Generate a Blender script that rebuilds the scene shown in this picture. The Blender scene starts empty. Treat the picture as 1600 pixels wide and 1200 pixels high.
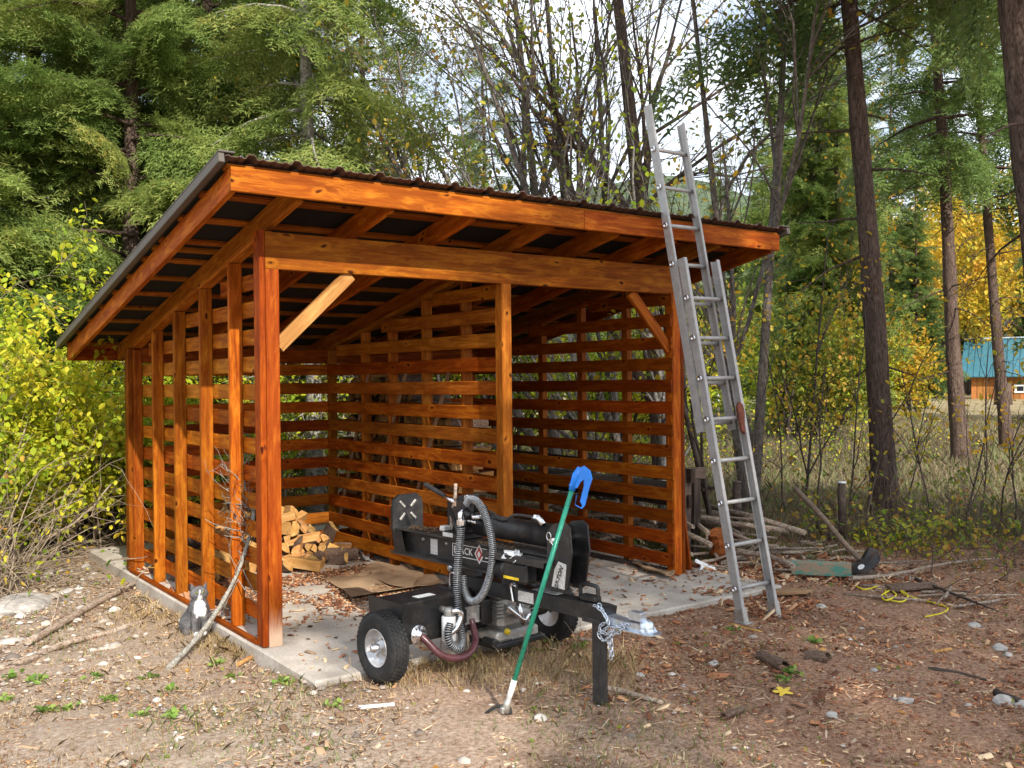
import bpy, math, random
import numpy as np
from mathutils import Vector, Matrix
rnd = random.Random(7)
RN = np.random.RandomState(11)
PI = math.pi
# ------------------------------------------------------------------ camera, world, sun, exposure
scene = bpy.context.scene
YAW, PITCH, ROLL, FPX = -0.6288, -0.0035, -0.0099, 1507.7
CAM = Vector((-2.2956, -5.7506, 1.65))
FW = Vector((-math.sin(YAW)*math.cos(PITCH), math.cos(YAW)*math.cos(PITCH), math.sin(PITCH)))
RT0 = Vector((math.cos(YAW), math.sin(YAW), 0)); UP0 = RT0.cross(FW)
RT = RT0*math.cos(ROLL) + UP0*math.sin(ROLL); UP = UP0*math.cos(ROLL) - RT0*math.sin(ROLL)
cd = bpy.data.cameras.new('camera'); cam = bpy.data.objects.new('camera', cd)
scene.collection.objects.link(cam); scene.camera = cam
cd.sensor_width = 36; cd.lens = FPX/1600*36; cd.clip_end = 3000; cd.clip_start = 0.05
M = Matrix.Identity(4)
for i in range(3):
    M[i][0], M[i][1], M[i][2], M[i][3] = RT[i], UP[i], -FW[i], CAM[i]
cam.matrix_world = M
SUN = Vector((-0.30, -1.55, 1.0)).normalized()          # towards the sun
elev = math.asin(SUN.z); az = math.atan2(SUN.x, SUN.y)  # azimuth from +Y towards +X
sd = bpy.data.lights.new('sun', 'SUN'); sd.energy = 4.3; sd.angle = math.radians(0.6); sd.color = (1.0, 0.93, 0.82)
so = bpy.data.objects.new('sun', sd); scene.collection.objects.link(so)
so.rotation_euler = SUN.to_track_quat('Z', 'Y').to_euler(); so.location = (0, -30, 30)
world = bpy.data.worlds.new('World'); scene.world = world; world.use_nodes = True
wt = world.node_tree; wn = wt.nodes; wl = wt.links; wn.clear()
sky = wn.new('ShaderNodeTexSky'); sky.sky_type = 'NISHITA'; sky.sun_disc = False
sky.sun_elevation = elev; sky.sun_rotation = az
bg1 = wn.new('ShaderNodeBackground'); bg1.inputs['Strength'].default_value = 0.11
wl.new(sky.outputs[0], bg1.inputs['Color'])
bg2 = wn.new('ShaderNodeBackground'); bg2.inputs['Color'].default_value = (0.86, 0.92, 1.0, 1); bg2.inputs['Strength'].default_value = 1.2
wtc = wn.new('ShaderNodeTexCoord'); wnz = wn.new('ShaderNodeTexNoise'); wnz.inputs['Scale'].default_value = 3.5; wnz.inputs['Detail'].default_value = 8
wmp = wn.new('ShaderNodeMapping'); wmp.inputs['Scale'].default_value = (1, 1, 2.5)
wl.new(wtc.outputs['Generated'], wmp.inputs[0]); wl.new(wmp.outputs[0], wnz.inputs['Vector'])
wr = wn.new('ShaderNodeValToRGB'); wr.color_ramp.elements[0].position = 0.33; wr.color_ramp.elements[1].position = 0.55
wl.new(wnz.outputs['Fac'], wr.inputs[0])
wmx = wn.new('ShaderNodeMixShader'); wl.new(wr.outputs['Color'], wmx.inputs[0]); wl.new(bg1.outputs[0], wmx.inputs[1]); wl.new(bg2.outputs[0], wmx.inputs[2])
wo = wn.new('ShaderNodeOutputWorld'); wl.new(wmx.outputs[0], wo.inputs[0])
scene.view_settings.view_transform = 'Standard'; scene.view_settings.look = 'None'
scene.view_settings.exposure = 0.75; scene.view_settings.gamma = 1; scene.view_settings.use_curve_mapping = False
try:
    scene.cycles.max_bounces = 6; scene.cycles.transparent_max_bounces = 4
except Exception: pass

# ------------------------------------------------------------------ layout helpers
def ray(px, py): return FW + RT*((px-800)/FPX) - UP*((py-600)/FPX)
def at(px, py, dep): return CAM + ray(px, py)*dep
def sstep(a, b, x): t = np.clip((x-a)/(b-a), 0, 1); return t*t*(3-2*t)
def vnoise(x, y, seed=0):
    xi = np.floor(x).astype(np.int64); yi = np.floor(y).astype(np.int64); xf = x-xi; yf = y-yi
    def h(a, b):
        n = (a*374761393 + b*668265263 + seed*1442695041) & 0xffffffff
        n = ((n ^ (n >> 13))*1274126177) & 0xffffffff
        return ((n ^ (n >> 16)) & 0xffff)/65535.0
    u = xf*xf*(3-2*xf); v = yf*yf*(3-2*yf)
    return (h(xi, yi)*(1-u)+h(xi+1, yi)*u)*(1-v) + (h(xi, yi+1)*(1-u)+h(xi+1, yi+1)*u)*v
def H(x, y):
    x = np.asarray(x, float); y = np.asarray(y, float)
    s = (x-CAM.x)*FW.x + (y-CAM.y)*FW.y
    l = (x-CAM.x)*RT0.x + (y-CAM.y)*RT0.y
    z = -0.03 - 0.06*sstep(-0.8, 0.0, y)*(1-sstep(0.0, 0.6, x)) + 0.0*x
    z = z - 0.05*sstep(2.0, 2.9, x)*(1-sstep(-0.95, -0.75, y)*(x < 4)) 
    z = z + (vnoise(x*0.25, y*0.25, 3)-0.5)*0.16*sstep(10, 18, s)
    z = z + (0.42+0.14*(vnoise(x*0.12, y*0.12, 5)-0.5))*sstep(22.5, 31, s+1.5*(vnoise(x*0.3, y*0.3, 9)-0.5))
    z = z + 0.25*np.clip(s-110, 0, 400)*(0.6+0.6*vnoise(x*0.008, y*0.008, 2))
    return z
def hz(x, y): return float(H(x, y))
def gnd(px, py, off=0.0):
    z = -0.03
    for _ in range(12):
        d = ray(px, py); p = CAM + d*((z-CAM.z)/d.z); z = 0.5*z+0.5*(hz(p.x, p.y)+off)
    return Vector((p.x, p.y, hz(p.x, p.y)+off))
def slabpt(px, py, z=0.0):
    d = ray(px, py); return CAM + d*((z-CAM.z)/d.z)

# ------------------------------------------------------------------ object helpers
COL = scene.collection
def link(o, parent=None):
    COL.objects.link(o)
    if parent is not None: o.parent = parent
    return o
def thing(name, label, cat, loc=(0, 0, 0), rz=0.0, group=None):
    o = bpy.data.objects.new(name, None); o.empty_display_size = 0.1
    link(o); o.location = loc; o.rotation_euler = (0, 0, rz); tag(o, label, cat, group); return o
def tag(o, label, cat, group=None):
    o['label'] = label; o['category'] = cat
    if group: o['group'] = group
    return o
def ob(name, me, mat=None, parent=None):
    if mat is not None and len(me.materials) == 0: me.materials.append(mat)
    return link(bpy.data.objects.new(name, me), parent)
def struct(o): o['kind'] = 'structure'; return o
def stuff(o, label=None, cat=None):
    o['kind'] = 'stuff'
    if label: o['label'] = label
    if cat: o['category'] = cat
    return o
def mesh_np(name, V, F, rn=None, smooth=False):
    V = np.asarray(V, np.float32); F = np.asarray(F, np.int32); k = F.shape[1]
    me = bpy.data.meshes.new(name); me.vertices.add(len(V)); me.vertices.foreach_set('co', V.ravel())
    me.loops.add(F.size); me.loops.foreach_set('vertex_index', F.ravel())
    me.polygons.add(len(F)); me.polygons.foreach_set('loop_start', np.arange(0, F.size, k, dtype=np.int32))
    if smooth: me.polygons.foreach_set('use_smooth', np.ones(len(F), bool))
    if rn is not None:
        a = me.attributes.new('rnd', 'FLOAT', 'FACE'); a.data.foreach_set('value', np.asarray(rn, np.float32))
    me.update(calc_edges=True); return me
class MB:
    """collects boxes, tubes, lathes, prisms"""
    def __init__(s): s.v = []; s.f = []; s.sm = []
    def add(s, vs, fs, smooth=False):
        o = len(s.v); s.v += [tuple(v) for v in vs]; s.f += [tuple(i+o for i in f) for f in fs]; s.sm += [smooth]*len(fs); return s
    def box(s, c, d, R=None, bev=0.0):
        x, y, z = d[0]/2, d[1]/2, d[2]/2; b = min(bev, x*0.45, y*0.45, z*0.45)
        R = R or Matrix.Identity(3); c = Vector(c)
        if b <= 0:
            vs = [c+R@Vector((i*x, j*y, k*z)) for i in (-1, 1) for j in (-1, 1) for k in (-1, 1)]
            fs = [(0, 1, 3, 2), (4, 6, 7, 5), (0, 4, 5, 1), (2, 3, 7, 6), (0, 2, 6, 4), (1, 5, 7, 3)]
            return s.add(vs, fs)
        vs = []; idx = {}
        for i in (-1, 1):
            for j in (-1, 1):
                for k in (-1, 1):
                    for a in range(3):
                        p = [i*x, j*y, k*z]; q = [p[0]-i*b, p[1]-j*b, p[2]-k*b]; q[a] = p[a]
                        idx[(i, j, k, a)] = len(vs); vs.append(c+R@Vector(q))
        fs = []
        def I(i, j, k, a): return idx[(i, j, k, a)]
        for sg in (-1, 1):
            for a, fn in ((0, lambda u, v: (sg, u, v)), (1, lambda u, v: (v, sg, u)), (2, lambda u, v: (u, v, sg))):
                q = [I(*fn(u, v), a) for u, v in ((-1, -1), (1, -1), (1, 1), (-1, 1))]
                fs.append(tuple(q if sg > 0 else q[::-1]))
        for u in (-1, 1):
            for v in (-1, 1):
                fs.append((I(u, v, -1, 0), I(u, v, 1, 0), I(u, v, 1, 1), I(u, v, -1, 1)))
                fs.append((I(u, -1, v, 0), I(u, 1, v, 0), I(u, 1, v, 2), I(u, -1, v, 2)))
                fs.append((I(-1, u, v, 1), I(1, u, v, 1), I(1, u, v, 2), I(-1, u, v, 2)))
        for i in (-1, 1):
            for j in (-1, 1):
                for k in (-1, 1): fs.append((I(i, j, k, 0), I(i, j, k, 1), I(i, j, k, 2)))
        return s.add(vs, fs)
    def tube(s, pts, r, n=8, cap=True, smooth=True, rz=None):
        pts = [Vector(p) for p in pts]; m = len(pts); rs = r if hasattr(r, '__len__') else [r]*m
        vs = []; prev = None
        for i, p in enumerate(pts):
            t = (pts[min(i+1, m-1)]-pts[max(i-1, 0)])
            t = t.normalized() if t.length > 1e-9 else Vector((0, 0, 1))
            if prev is None:
                a = Vector((0, 0, 1)) if abs(t.z) < 0.9 else Vector((1, 0, 0)); u = t.cross(a).normalized()
            else:
                u = prev - t*prev.dot(t); u = u.normalized() if u.length > 1e-6 else t.orthogonal().normalized()
            prev = u; w = t.cross(u)
            for k in range(n):
                an = 2*PI*k/n; q = p+(u*math.cos(an)+w*math.sin(an))*rs[i]; vs.append(q)
        fs = [(i*n+k, i*n+(k+1) % n, (i+1)*n+(k+1) % n, (i+1)*n+k) for i in range(m-1) for k in range(n)]
        s.add(vs, fs, smooth)
        if cap: o = len(s.v)-len(vs); s.f += [tuple(o+k for k in reversed(range(n))), tuple(o+(m-1)*n+k for k in range(n))]; s.sm += [False, False]
        return s
    def lathe(s, prof, c, axis, n=24, smooth=True):
        """prof: list of (radius, offset along axis)"""
        ax = Vector(axis).normalized(); u = ax.orthogonal().normalized(); w = ax.cross(u); c = Vector(c)
        vs = [c+ax*h+(u*math.cos(2*PI*k/n)+w*math.sin(2*PI*k/n))*r for r, h in prof for k in range(n)]
        fs = [(i*n+k, i*n+(k+1) % n, (i+1)*n+(k+1) % n, (i+1)*n+k) for i in range(len(prof)-1) for k in range(n)]
        s.add(vs, fs, smooth); return s
    def prism(s, poly, O, ux, uy, th):
        """polygon (2d list) in plane (ux,uy) at O, extruded by th along the normal"""
        O = Vector(O); ux = Vector(ux); uy = Vector(uy); n = ux.cross(uy).normalized(); m = len(poly)
        vs = [O+ux*a+uy*b for a, b in poly]+[O+ux*a+uy*b+n*th for a, b in poly]
        fs = [tuple(reversed(range(m))), tuple(range(m, 2*m))]+[(i, (i+1) % m, (i+1) % m+m, i+m) for i in range(m)]
        return s.add(vs, fs)
    def mesh(s, name):
        me = bpy.data.meshes.new(name); me.from_pydata([tuple(v) for v in s.v], [], s.f)
        if any(s.sm): me.polygons.foreach_set('use_smooth', s.sm)
        me.update(); return me
    def ob(s, name, mat, parent=None): return ob(name, s.mesh(name), mat, parent)
def rounded(w, h, r, n=5):
    p = []
    for cx, cy, a0 in ((w/2-r, h/2-r, 0), (-w/2+r, h/2-r, 90), (-w/2+r, -h/2+r, 180), (w/2-r, -h/2+r, 270)):
        for i in range(n+1): a = math.radians(a0+90*i/n); p.append((cx+r*math.cos(a), cy+r*math.sin(a)))
    return p
def smooth_path(pts, k=6):
    P = [Vector(p) for p in pts]; P = [P[0]*2-P[1]]+P+[P[-1]*2-P[-2]]; out = []
    for i in range(1, len(P)-2):
        for j in range(k):
            t = j/k; a, b, c, d = P[i-1:i+3]
            out.append(0.5*((2*b)+(c-a)*t+(2*a-5*b+4*c-d)*t*t+(3*b-a-3*c+d)*t**3))
    out.append(P[-2]); return out

# ------------------------------------------------------------------ materials
def nmat(name, rough=0.8, spec=0.3, metal=0.0):
    m = bpy.data.materials.new(name); m.use_nodes = True; nt = m.node_tree
    b = nt.nodes['Principled BSDF']; b.inputs['Roughness'].default_value = rough; b.inputs['Metallic'].default_value = metal
    b.inputs['Specular IOR Level'].default_value = spec; return m, nt, b
def N(nt, t, **kw):
    n = nt.nodes.new(t)
    for k, v in kw.items():
        if k in n.inputs: n.inputs[k].default_value = v
        else: setattr(n, k, v)
    return n
def ramp(nt, fac, stops, interp='LINEAR'):
    r = nt.nodes.new('ShaderNodeValToRGB'); cr = r.color_ramp; cr.interpolation = interp
    while len(cr.elements) < len(stops): cr.elements.new(0.5)
    for e, (p, c) in zip(cr.elements, stops): e.position = p; e.color = (*c, 1)
    nt.links.new(fac, r.inputs[0]); return r.outputs[0]
def mixc(nt, f, a, b, mode='MIX'):
    m = nt.nodes.new('ShaderNodeMix'); m.data_type = 'RGBA'; m.blend_type = mode
    for s, v in ((0, f), (6, a), (7, b)):
        if hasattr(v, 'links') or hasattr(v, 'is_linked'): nt.links.new(v, m.inputs[s])
        elif s == 0: m.inputs[0].default_value = v
        else: m.inputs[s].default_value = (*v, 1)
    return m.outputs[2]
def objco(nt, scale=(1, 1, 1), rand=True):
    tc = N(nt, 'ShaderNodeTexCoord'); mp = N(nt, 'ShaderNodeMapping'); mp.inputs['Scale'].default_value = scale
    nt.links.new(tc.outputs['Object'], mp.inputs['Vector'])
    if rand:
        oi = N(nt, 'ShaderNodeObjectInfo'); mu = N(nt, 'ShaderNodeMath', operation='MULTIPLY'); mu.inputs[1].default_value = 37.0
        nt.links.new(oi.outputs['Random'], mu.inputs[0]); cb = N(nt, 'ShaderNodeCombineXYZ')
        for i in range(3): nt.links.new(mu.outputs[0], cb.inputs[i])
        nt.links.new(cb.outputs[0], mp.inputs['Location'])
    return mp.outputs[0]
def noise(nt, vec, scale, detail=4, rough=0.6, dist=0.0):
    n = N(nt, 'ShaderNodeTexNoise'); n.inputs['Scale'].default_value = scale; n.inputs['Detail'].default_value = detail
    n.inputs['Roughness'].default_value = rough; n.inputs['Distortion'].default_value = dist
    if vec is not None: nt.links.new(vec, n.inputs['Vector'])
    return n.outputs['Fac']
def bump(nt, b, h, strength=0.3, dist=0.01):
    bp = N(nt, 'ShaderNodeBump'); bp.inputs['Strength'].default_value = strength; bp.inputs['Distance'].default_value = dist
    nt.links.new(h, bp.inputs['Height']); nt.links.new(bp.outputs[0], b.inputs['Normal'])
def wood(name, cols, rough=0.6, knots=True, spec=0.10, vary=0.45, foot=False):
    m, nt, b = nmat(name, rough, spec)
    v = objco(nt, (1.2, 14, 14)); g = noise(nt, v, 2.2, 6, 0.65, 0.6)
    c = ramp(nt, g, [(0.3, cols[0]), (0.52, cols[1]), (0.72, cols[2])])
    v3 = objco(nt, (2.0, 60, 60)); g3 = noise(nt, v3, 2, 2, 0.5)
    c = mixc(nt, ramp(nt, g3, [(0.35, (0, 0, 0)), (0.7, (0.5, 0.5, 0.5))]), c, cols[0])
    v2 = objco(nt, (1, 1, 1)); g2 = noise(nt, v2, 1.7, 3)
    c = mixc(nt, ramp(nt, g2, [(0.4, (0, 0, 0)), (0.7, (vary+0.2,)*3)]), c, tuple(x*0.62 for x in cols[1]))
    g4 = noise(nt, objco(nt, (1.6, 9, 9)), 2.0, 6, 0.75, 0.5); c = mixc(nt, ramp(nt, g4, [(0.50, (0, 0, 0)), (0.68, (0.75,)*3)]), c, cols[2]); c = mixc(nt, ramp(nt, g4, [(0.30, (0.7,)*3), (0.42, (0, 0, 0))]), c, cols[0])
    if knots:
        vk = objco(nt, (0.9, 1.5, 1.5)); vo = N(nt, 'ShaderNodeTexVoronoi'); vo.inputs['Scale'].default_value = 5.2; nvk = N(nt, 'ShaderNodeTexNoise'); nvk.inputs['Scale'].default_value = 9; nt.links.new(vk, nvk.inputs['Vector']); avk = N(nt, 'ShaderNodeVectorMath', operation='MULTIPLY_ADD'); avk.inputs[1].default_value = (0.10, 0.05, 0.05); nt.links.new(nvk.outputs['Color'], avk.inputs[0]); nt.links.new(vk, avk.inputs[2]); nt.links.new(avk.outputs[0], vo.inputs['Vector'])
        k = ramp(nt, vo.outputs['Distance'], [(0.04, (1, 1, 1)), (0.085, (0.85, 0.85, 0.85)), (0.1, (0.1, 0.1, 0.1)), (0.13, (0.0, 0.0, 0.0))])
        c = mixc(nt, k, c, tuple(x*0.35 for x in cols[0]))
        k2 = ramp(nt, vo.outputs['Distance'], [(0.08, (0, 0, 0)), (0.17, (0.42,)*3), (0.30, (0, 0, 0))])
        c = mixc(nt, k2, c, cols[2])
    if foot:      # stain worn off near the ground
        ge = N(nt, 'ShaderNodeNewGeometry'); sz = N(nt, 'ShaderNodeSeparateXYZ'); nt.links.new(ge.outputs['Position'], sz.inputs[0])
        ma = N(nt, 'ShaderNodeMath', operation='MULTIPLY_ADD'); ma.inputs[1].default_value = 0.22; nt.links.new(noise(nt, objco(nt, (2, 18, 18)), 2, 4), ma.inputs[0]); nt.links.new(sz.outputs['Z'], ma.inputs[2])
        c = mixc(nt, ramp(nt, ma.outputs[0], [(0.16, (0.9,)*3), (0.27, (0.25,)*3), (0.36, (0, 0, 0))]), c, (0.58, 0.44, 0.31))
    oi = N(nt, 'ShaderNodeObjectInfo'); hs = N(nt, 'ShaderNodeHueSaturation')
    mr = N(nt, 'ShaderNodeMapRange'); mr.inputs['To Min'].default_value = 0.62; mr.inputs['To Max'].default_value = 1.12
    nt.links.new(oi.outputs['Random'], mr.inputs['Value']); nt.links.new(mr.outputs[0], hs.inputs['Value'])
    mr2 = N(nt, 'ShaderNodeMapRange'); mr2.inputs['To Min'].default_value = 0.492; mr2.inputs['To Max'].default_value = 0.506
    mf = N(nt, 'ShaderNodeMath', operation='FRACT'); mm = N(nt, 'ShaderNodeMath', operation='MULTIPLY'); mm.inputs[1].default_value = 7.3
    nt.links.new(oi.outputs['Random'], mm.inputs[0]); nt.links.new(mm.outputs[0], mf.inputs[0]); nt.links.new(mf.outputs[0], mr2.inputs['Value']); nt.links.new(mr2.outputs[0], hs.inputs['Hue'])
    nt.links.new(c, hs.inputs['Color']); nt.links.new(hs.outputs[0], b.inputs['Base Color'])
    bump(nt, b, g3, 0.25, 0.004); return m
def plain(name, col, rough=0.5, metal=0.0, spec=0.4, var=0.25, sc=14, bmp=0.0, dirt=None):
    m, nt, b = nmat(name, rough, spec, metal); v = objco(nt, (1, 1, 1)); n = noise(nt, v, sc, 5, 0.65)
    c = mixc(nt, ramp(nt, n, [(0.35, (0, 0, 0)), (0.7, (1, 1, 1))]), tuple(x*(1-var) for x in col), tuple(min(1, x*(1+var)) for x in col))
    if dirt:
        n2 = noise(nt, v, sc*0.45, 6, 0.75); c = mixc(nt, ramp(nt, n2, [(0.5, (0, 0, 0)), (0.72, (0.7,)*3)]), c, dirt)
    nt.links.new(c, b.inputs['Base Color'])
    r = ramp(nt, n, [(0.2, (max(0, rough-0.12),)*3), (0.8, (min(1, rough+0.15),)*3)]); nt.links.new(r, b.inputs['Roughness'])
    if bmp: bump(nt, b, n, bmp, 0.005)
    return m
def leafmat(name, stops, trans=0.35, rough=0.55, shift=0.0):
    m, nt, b = nmat(name, rough, 0.25)
    a = N(nt, 'ShaderNodeAttribute'); a.attribute_name = 'rnd'
    v = objco(nt, (1, 1, 1), False); n = noise(nt, v, 0.9, 3)
    ad = N(nt, 'ShaderNodeMath', operation='MULTIPLY_ADD'); ad.inputs[1].default_value = 0.7; ad.inputs[2].default_value = -0.35+shift
    nt.links.new(n, ad.inputs[0]); sm = N(nt, 'ShaderNodeMath', operation='ADD'); nt.links.new(ad.outputs[0], sm.inputs[0]); nt.links.new(a.outputs['Fac'], sm.inputs[1])
    c = ramp(nt, sm.outputs[0], stops)
    oi = N(nt, 'ShaderNodeObjectInfo'); hs = N(nt, 'ShaderNodeHueSaturation'); mr = N(nt, 'ShaderNodeMapRange')
    mr.inputs['To Min'].default_value = 0.78; mr.inputs['To Max'].default_value = 1.2
    nt.links.new(oi.outputs['Random'], mr.inputs['Value']); nt.links.new(mr.outputs[0], hs.inputs['Value']); nt.links.new(c, hs.inputs['Color']); c = hs.outputs[0]
    nt.links.new(c, b.inputs['Base Color']); t = N(nt, 'ShaderNodeBsdfTranslucent'); nt.links.new(c, t.inputs['Color'])
    mx = N(nt, 'ShaderNodeMixShader'); mx.inputs[0].default_value = trans
    nt.links.new(b.outputs[0], mx.inputs[1]); nt.links.new(t.outputs[0], mx.inputs[2]); nt.links.new(mx.outputs[0], nt.nodes['Material Output'].inputs['Surface']); return m
def bark(name, cols, sc=(9, 9, 2.2), bs=0.9, dist=0.03):
    m, nt, b = nmat(name, 0.9, 0.15); v = objco(nt, sc); n = noise(nt, v, 1.9, 7, 0.75, 1.2); v2 = objco(nt, tuple(q*2.6 for q in sc)); n2 = noise(nt, v2, 2.2, 5, 0.7, 0.6)
    c = ramp(nt, n, [(0.3, cols[0]), (0.48, cols[1]), (0.68, cols[2])]); c = mixc(nt, ramp(nt, n2, [(0.38, (0.75,)*3), (0.52, (0, 0, 0))]), c, tuple(x*0.45 for x in cols[0]))
    nt.links.new(c, b.inputs['Base Color'])
    ad = N(nt, 'ShaderNodeMath', operation='ADD'); nt.links.new(n2, ad.inputs[0]); nt.links.new(n, ad.inputs[1]); bump(nt, b, ad.outputs[0], bs, dist); return m

MT = {}
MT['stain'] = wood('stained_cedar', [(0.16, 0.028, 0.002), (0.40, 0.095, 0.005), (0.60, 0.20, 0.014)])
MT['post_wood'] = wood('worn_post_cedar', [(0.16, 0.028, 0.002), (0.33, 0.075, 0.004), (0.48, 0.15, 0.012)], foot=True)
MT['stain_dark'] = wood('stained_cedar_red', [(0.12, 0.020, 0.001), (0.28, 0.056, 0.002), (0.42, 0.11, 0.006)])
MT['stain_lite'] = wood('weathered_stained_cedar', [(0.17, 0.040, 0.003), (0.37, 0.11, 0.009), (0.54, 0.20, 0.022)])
MT['brace_wood'] = wood('weathered_brace_wood', [(0.20, 0.08, 0.022), (0.36, 0.16, 0.05), (0.48, 0.25, 0.09)])
MT['raw'] = wood('raw_lumber', [(0.20, 0.10, 0.05), (0.36, 0.21, 0.11), (0.48, 0.32, 0.19)])
MT['grey_wood'] = wood('grey_weathered_wood', [(0.05, 0.04, 0.035), (0.11, 0.08, 0.065), (0.2, 0.15, 0.12)], rough=0.85)
MT['dark_wood'] = wood('dark_weathered_wood', [(0.02, 0.015, 0.012), (0.05, 0.035, 0.028), (0.09, 0.06, 0.05)], rough=0.85)
MT['cut'] = wood('split_wood_face', [(0.36, 0.17, 0.05), (0.58, 0.31, 0.10), (0.70, 0.45, 0.20)], rough=0.8, knots=False)
MT['log_bark'] = bark('firewood_bark', [(0.06, 0.035, 0.025), (0.17, 0.11, 0.08), (0.30, 0.22, 0.17)], (14, 30, 30), 0.7, 0.01)
MT['roof'] = plain('brown_roof_steel', (0.085, 0.052, 0.038), 0.5, 0.0, 0.4, 0.25, 8)
MT['trim'] = plain('grey_gable_trim', (0.075, 0.063, 0.052), 0.55, 0.0, 0.5, 0.2, 6)
MT['felt'] = plain('black_felt', (0.008, 0.006, 0.005), 0.95)
MT['blk'] = plain('black_powder_coat', (0.012, 0.012, 0.013), 0.42, 0.0, 0.5, 0.3, 18, 0.05, dirt=(0.06, 0.05, 0.04))
MT['blk_rough'] = plain('dusty_black_steel', (0.03, 0.027, 0.025), 0.62, 0.0, 0.4, 0.35, 14, 0.1, dirt=(0.10, 0.08, 0.06))
MT['rubber'] = plain('tyre_rubber', (0.018, 0.018, 0.019), 0.75, 0.0, 0.3, 0.3, 30, 0.3, dirt=(0.06, 0.055, 0.045))
MT['chrome'] = plain('bright_steel', (0.72, 0.72, 0.74), 0.22, 1.0, 0.5, 0.1, 20)
MT['zinc'] = plain('zinc_plate', (0.62, 0.68, 0.76), 0.33, 0.9, 0.5, 0.15, 30)
MT['alu'] = plain('dull_aluminium', (0.42, 0.41, 0.40), 0.6, 0.45, 0.4, 0.14, 22, 0.06, dirt=(0.33, 0.31, 0.29))
MT['rim'] = plain('silver_wheel_paint', (0.55, 0.55, 0.56), 0.38, 0.65, 0.5, 0.15, 25, dirt=(0.25, 0.22, 0.18))
MT['spring'] = plain('dull_spring_wire', (0.48, 0.50, 0.52), 0.38, 0.7, 0.5, 0.3, 60, dirt=(0.12, 0.10, 0.08))
MT['cast'] = plain('cast_aluminium', (0.42, 0.40, 0.37), 0.5, 0.7, 0.5, 0.25, 30, 0.2)
MT['white'] = plain('white_paint', (0.78, 0.78, 0.76), 0.45, 0, 0.4, 0.08, 25)
MT['label'] = plain('faded_label', (0.55, 0.54, 0.52), 0.5, 0, 0.4, 0.25, 90)
MT['yellow'] = plain('yellow_plastic', (0.75, 0.52, 0.02), 0.4)
MT['maroon'] = plain('maroon_hose', (0.10, 0.035, 0.04), 0.3, 0, 0.5)
MT['green'] = plain('green_pole_paint', (0.02, 0.27, 0.17), 0.3, 0.15, 0.5, 0.2, 30)
MT['blue'] = plain('blue_plastic', (0.01, 0.20, 0.75), 0.35, 0, 0.5, 0.12, 20)
MT['rust'] = plain('rusty_iron', (0.16, 0.05, 0.03), 0.8, 0.1, 0.3, 0.4, 40, 0.4)
MT['card'] = plain('cardboard', (0.42, 0.29, 0.18), 0.9, 0, 0.1, 0.15, 7, 0.1, dirt=(0.20, 0.11, 0.06))
MT['paper'] = plain('white_paper', (0.75, 0.76, 0.77), 0.9, 0, 0.1, 0.06, 12)
MT['rope'] = plain('yellow_rope', (0.72, 0.60, 0.03), 0.7, 0, 0.3, 0.25, 120, 0.6)
MT['chunk_orange'] = plain('rotten_orange_wood', (0.42, 0.13, 0.04), 0.95, 0, 0.1, 0.5, 40, 0.9)
MT['axe'] = plain('dark_axe_steel', (0.035, 0.035, 0.038), 0.5, 0.5, 0.5, 0.5, 20, 0.2, dirt=(0.12, 0.05, 0.02))
MT['handle'] = wood('worn_ash_handle', [(0.20, 0.14, 0.10), (0.30, 0.22, 0.16), (0.40, 0.31, 0.24)], 0.7, False)
MT['stick'] = bark('peeling_stick_bark', [(0.19, 0.13, 0.09), (0.38, 0.29, 0.22), (0.60, 0.52, 0.44)], (10, 10, 10), 0.6, 0.01)
MT['lichen'] = bark('lichened_twig_bark', [(0.10, 0.08, 0.06), (0.28, 0.26, 0.22), (0.56, 0.55, 0.50)], (25, 25, 25), 0.6, 0.006)
MT['chipred'] = leafmat('bark_chips', [(0.0, (0.06, 0.025, 0.015)), (0.35, (0.19, 0.075, 0.04)), (0.65, (0.33, 0.13, 0.06)), (0.86, (0.50, 0.25, 0.12)), (1.0, (0.62, 0.45, 0.28))], 0.0, 0.85)
MT['chiptan'] = leafmat('dry_litter', [(0.0, (0.12, 0.07, 0.04)), (0.4, (0.28, 0.18, 0.11)), (0.75, (0.42, 0.29, 0.18)), (1.0, (0.56, 0.43, 0.29))], 0.0, 0.85)
MT['gravel'] = leafmat('gravel_stones', [(0.0, (0.16, 0.13, 0.11)), (0.4, (0.32, 0.27, 0.23)), (0.8, (0.50, 0.45, 0.40)), (1.0, (0.70, 0.66, 0.62))], 0.0, 0.9)
MT['rock'] = plain('pale_rock', (0.42, 0.39, 0.36), 0.85, 0, 0.2, 0.35, 14, 0.5)
MT['straw'] = leafmat('dry_grass', [(0.0, (0.20, 0.12, 0.05)), (0.5, (0.40, 0.28, 0.13)), (1.0, (0.60, 0.48, 0.27))], 0.2)
MT['grassg'] = leafmat('green_grass', [(0.0, (0.10, 0.13, 0.03)), (0.5, (0.12, 0.22, 0.035)), (1.0, (0.26, 0.34, 0.07))], 0.3)
MT['meadow'] = leafmat('meadow_grass', [(0.0, (0.12, 0.085, 0.05)), (0.4, (0.22, 0.165, 0.105)), (0.68, (0.30, 0.235, 0.15)), (0.76, (0.13, 0.18, 0.06)), (1.0, (0.15, 0.22, 0.06))], 0.1)
MT['fir'] = leafmat('fir_needles', [(0.0, (0.06, 0.11, 0.03)), (0.3, (0.15, 0.23, 0.055)), (0.6, (0.30, 0.38, 0.10)), (0.85, (0.46, 0.47, 0.14)), (1.0, (0.62, 0.46, 0.10))], 0.5)
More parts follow.
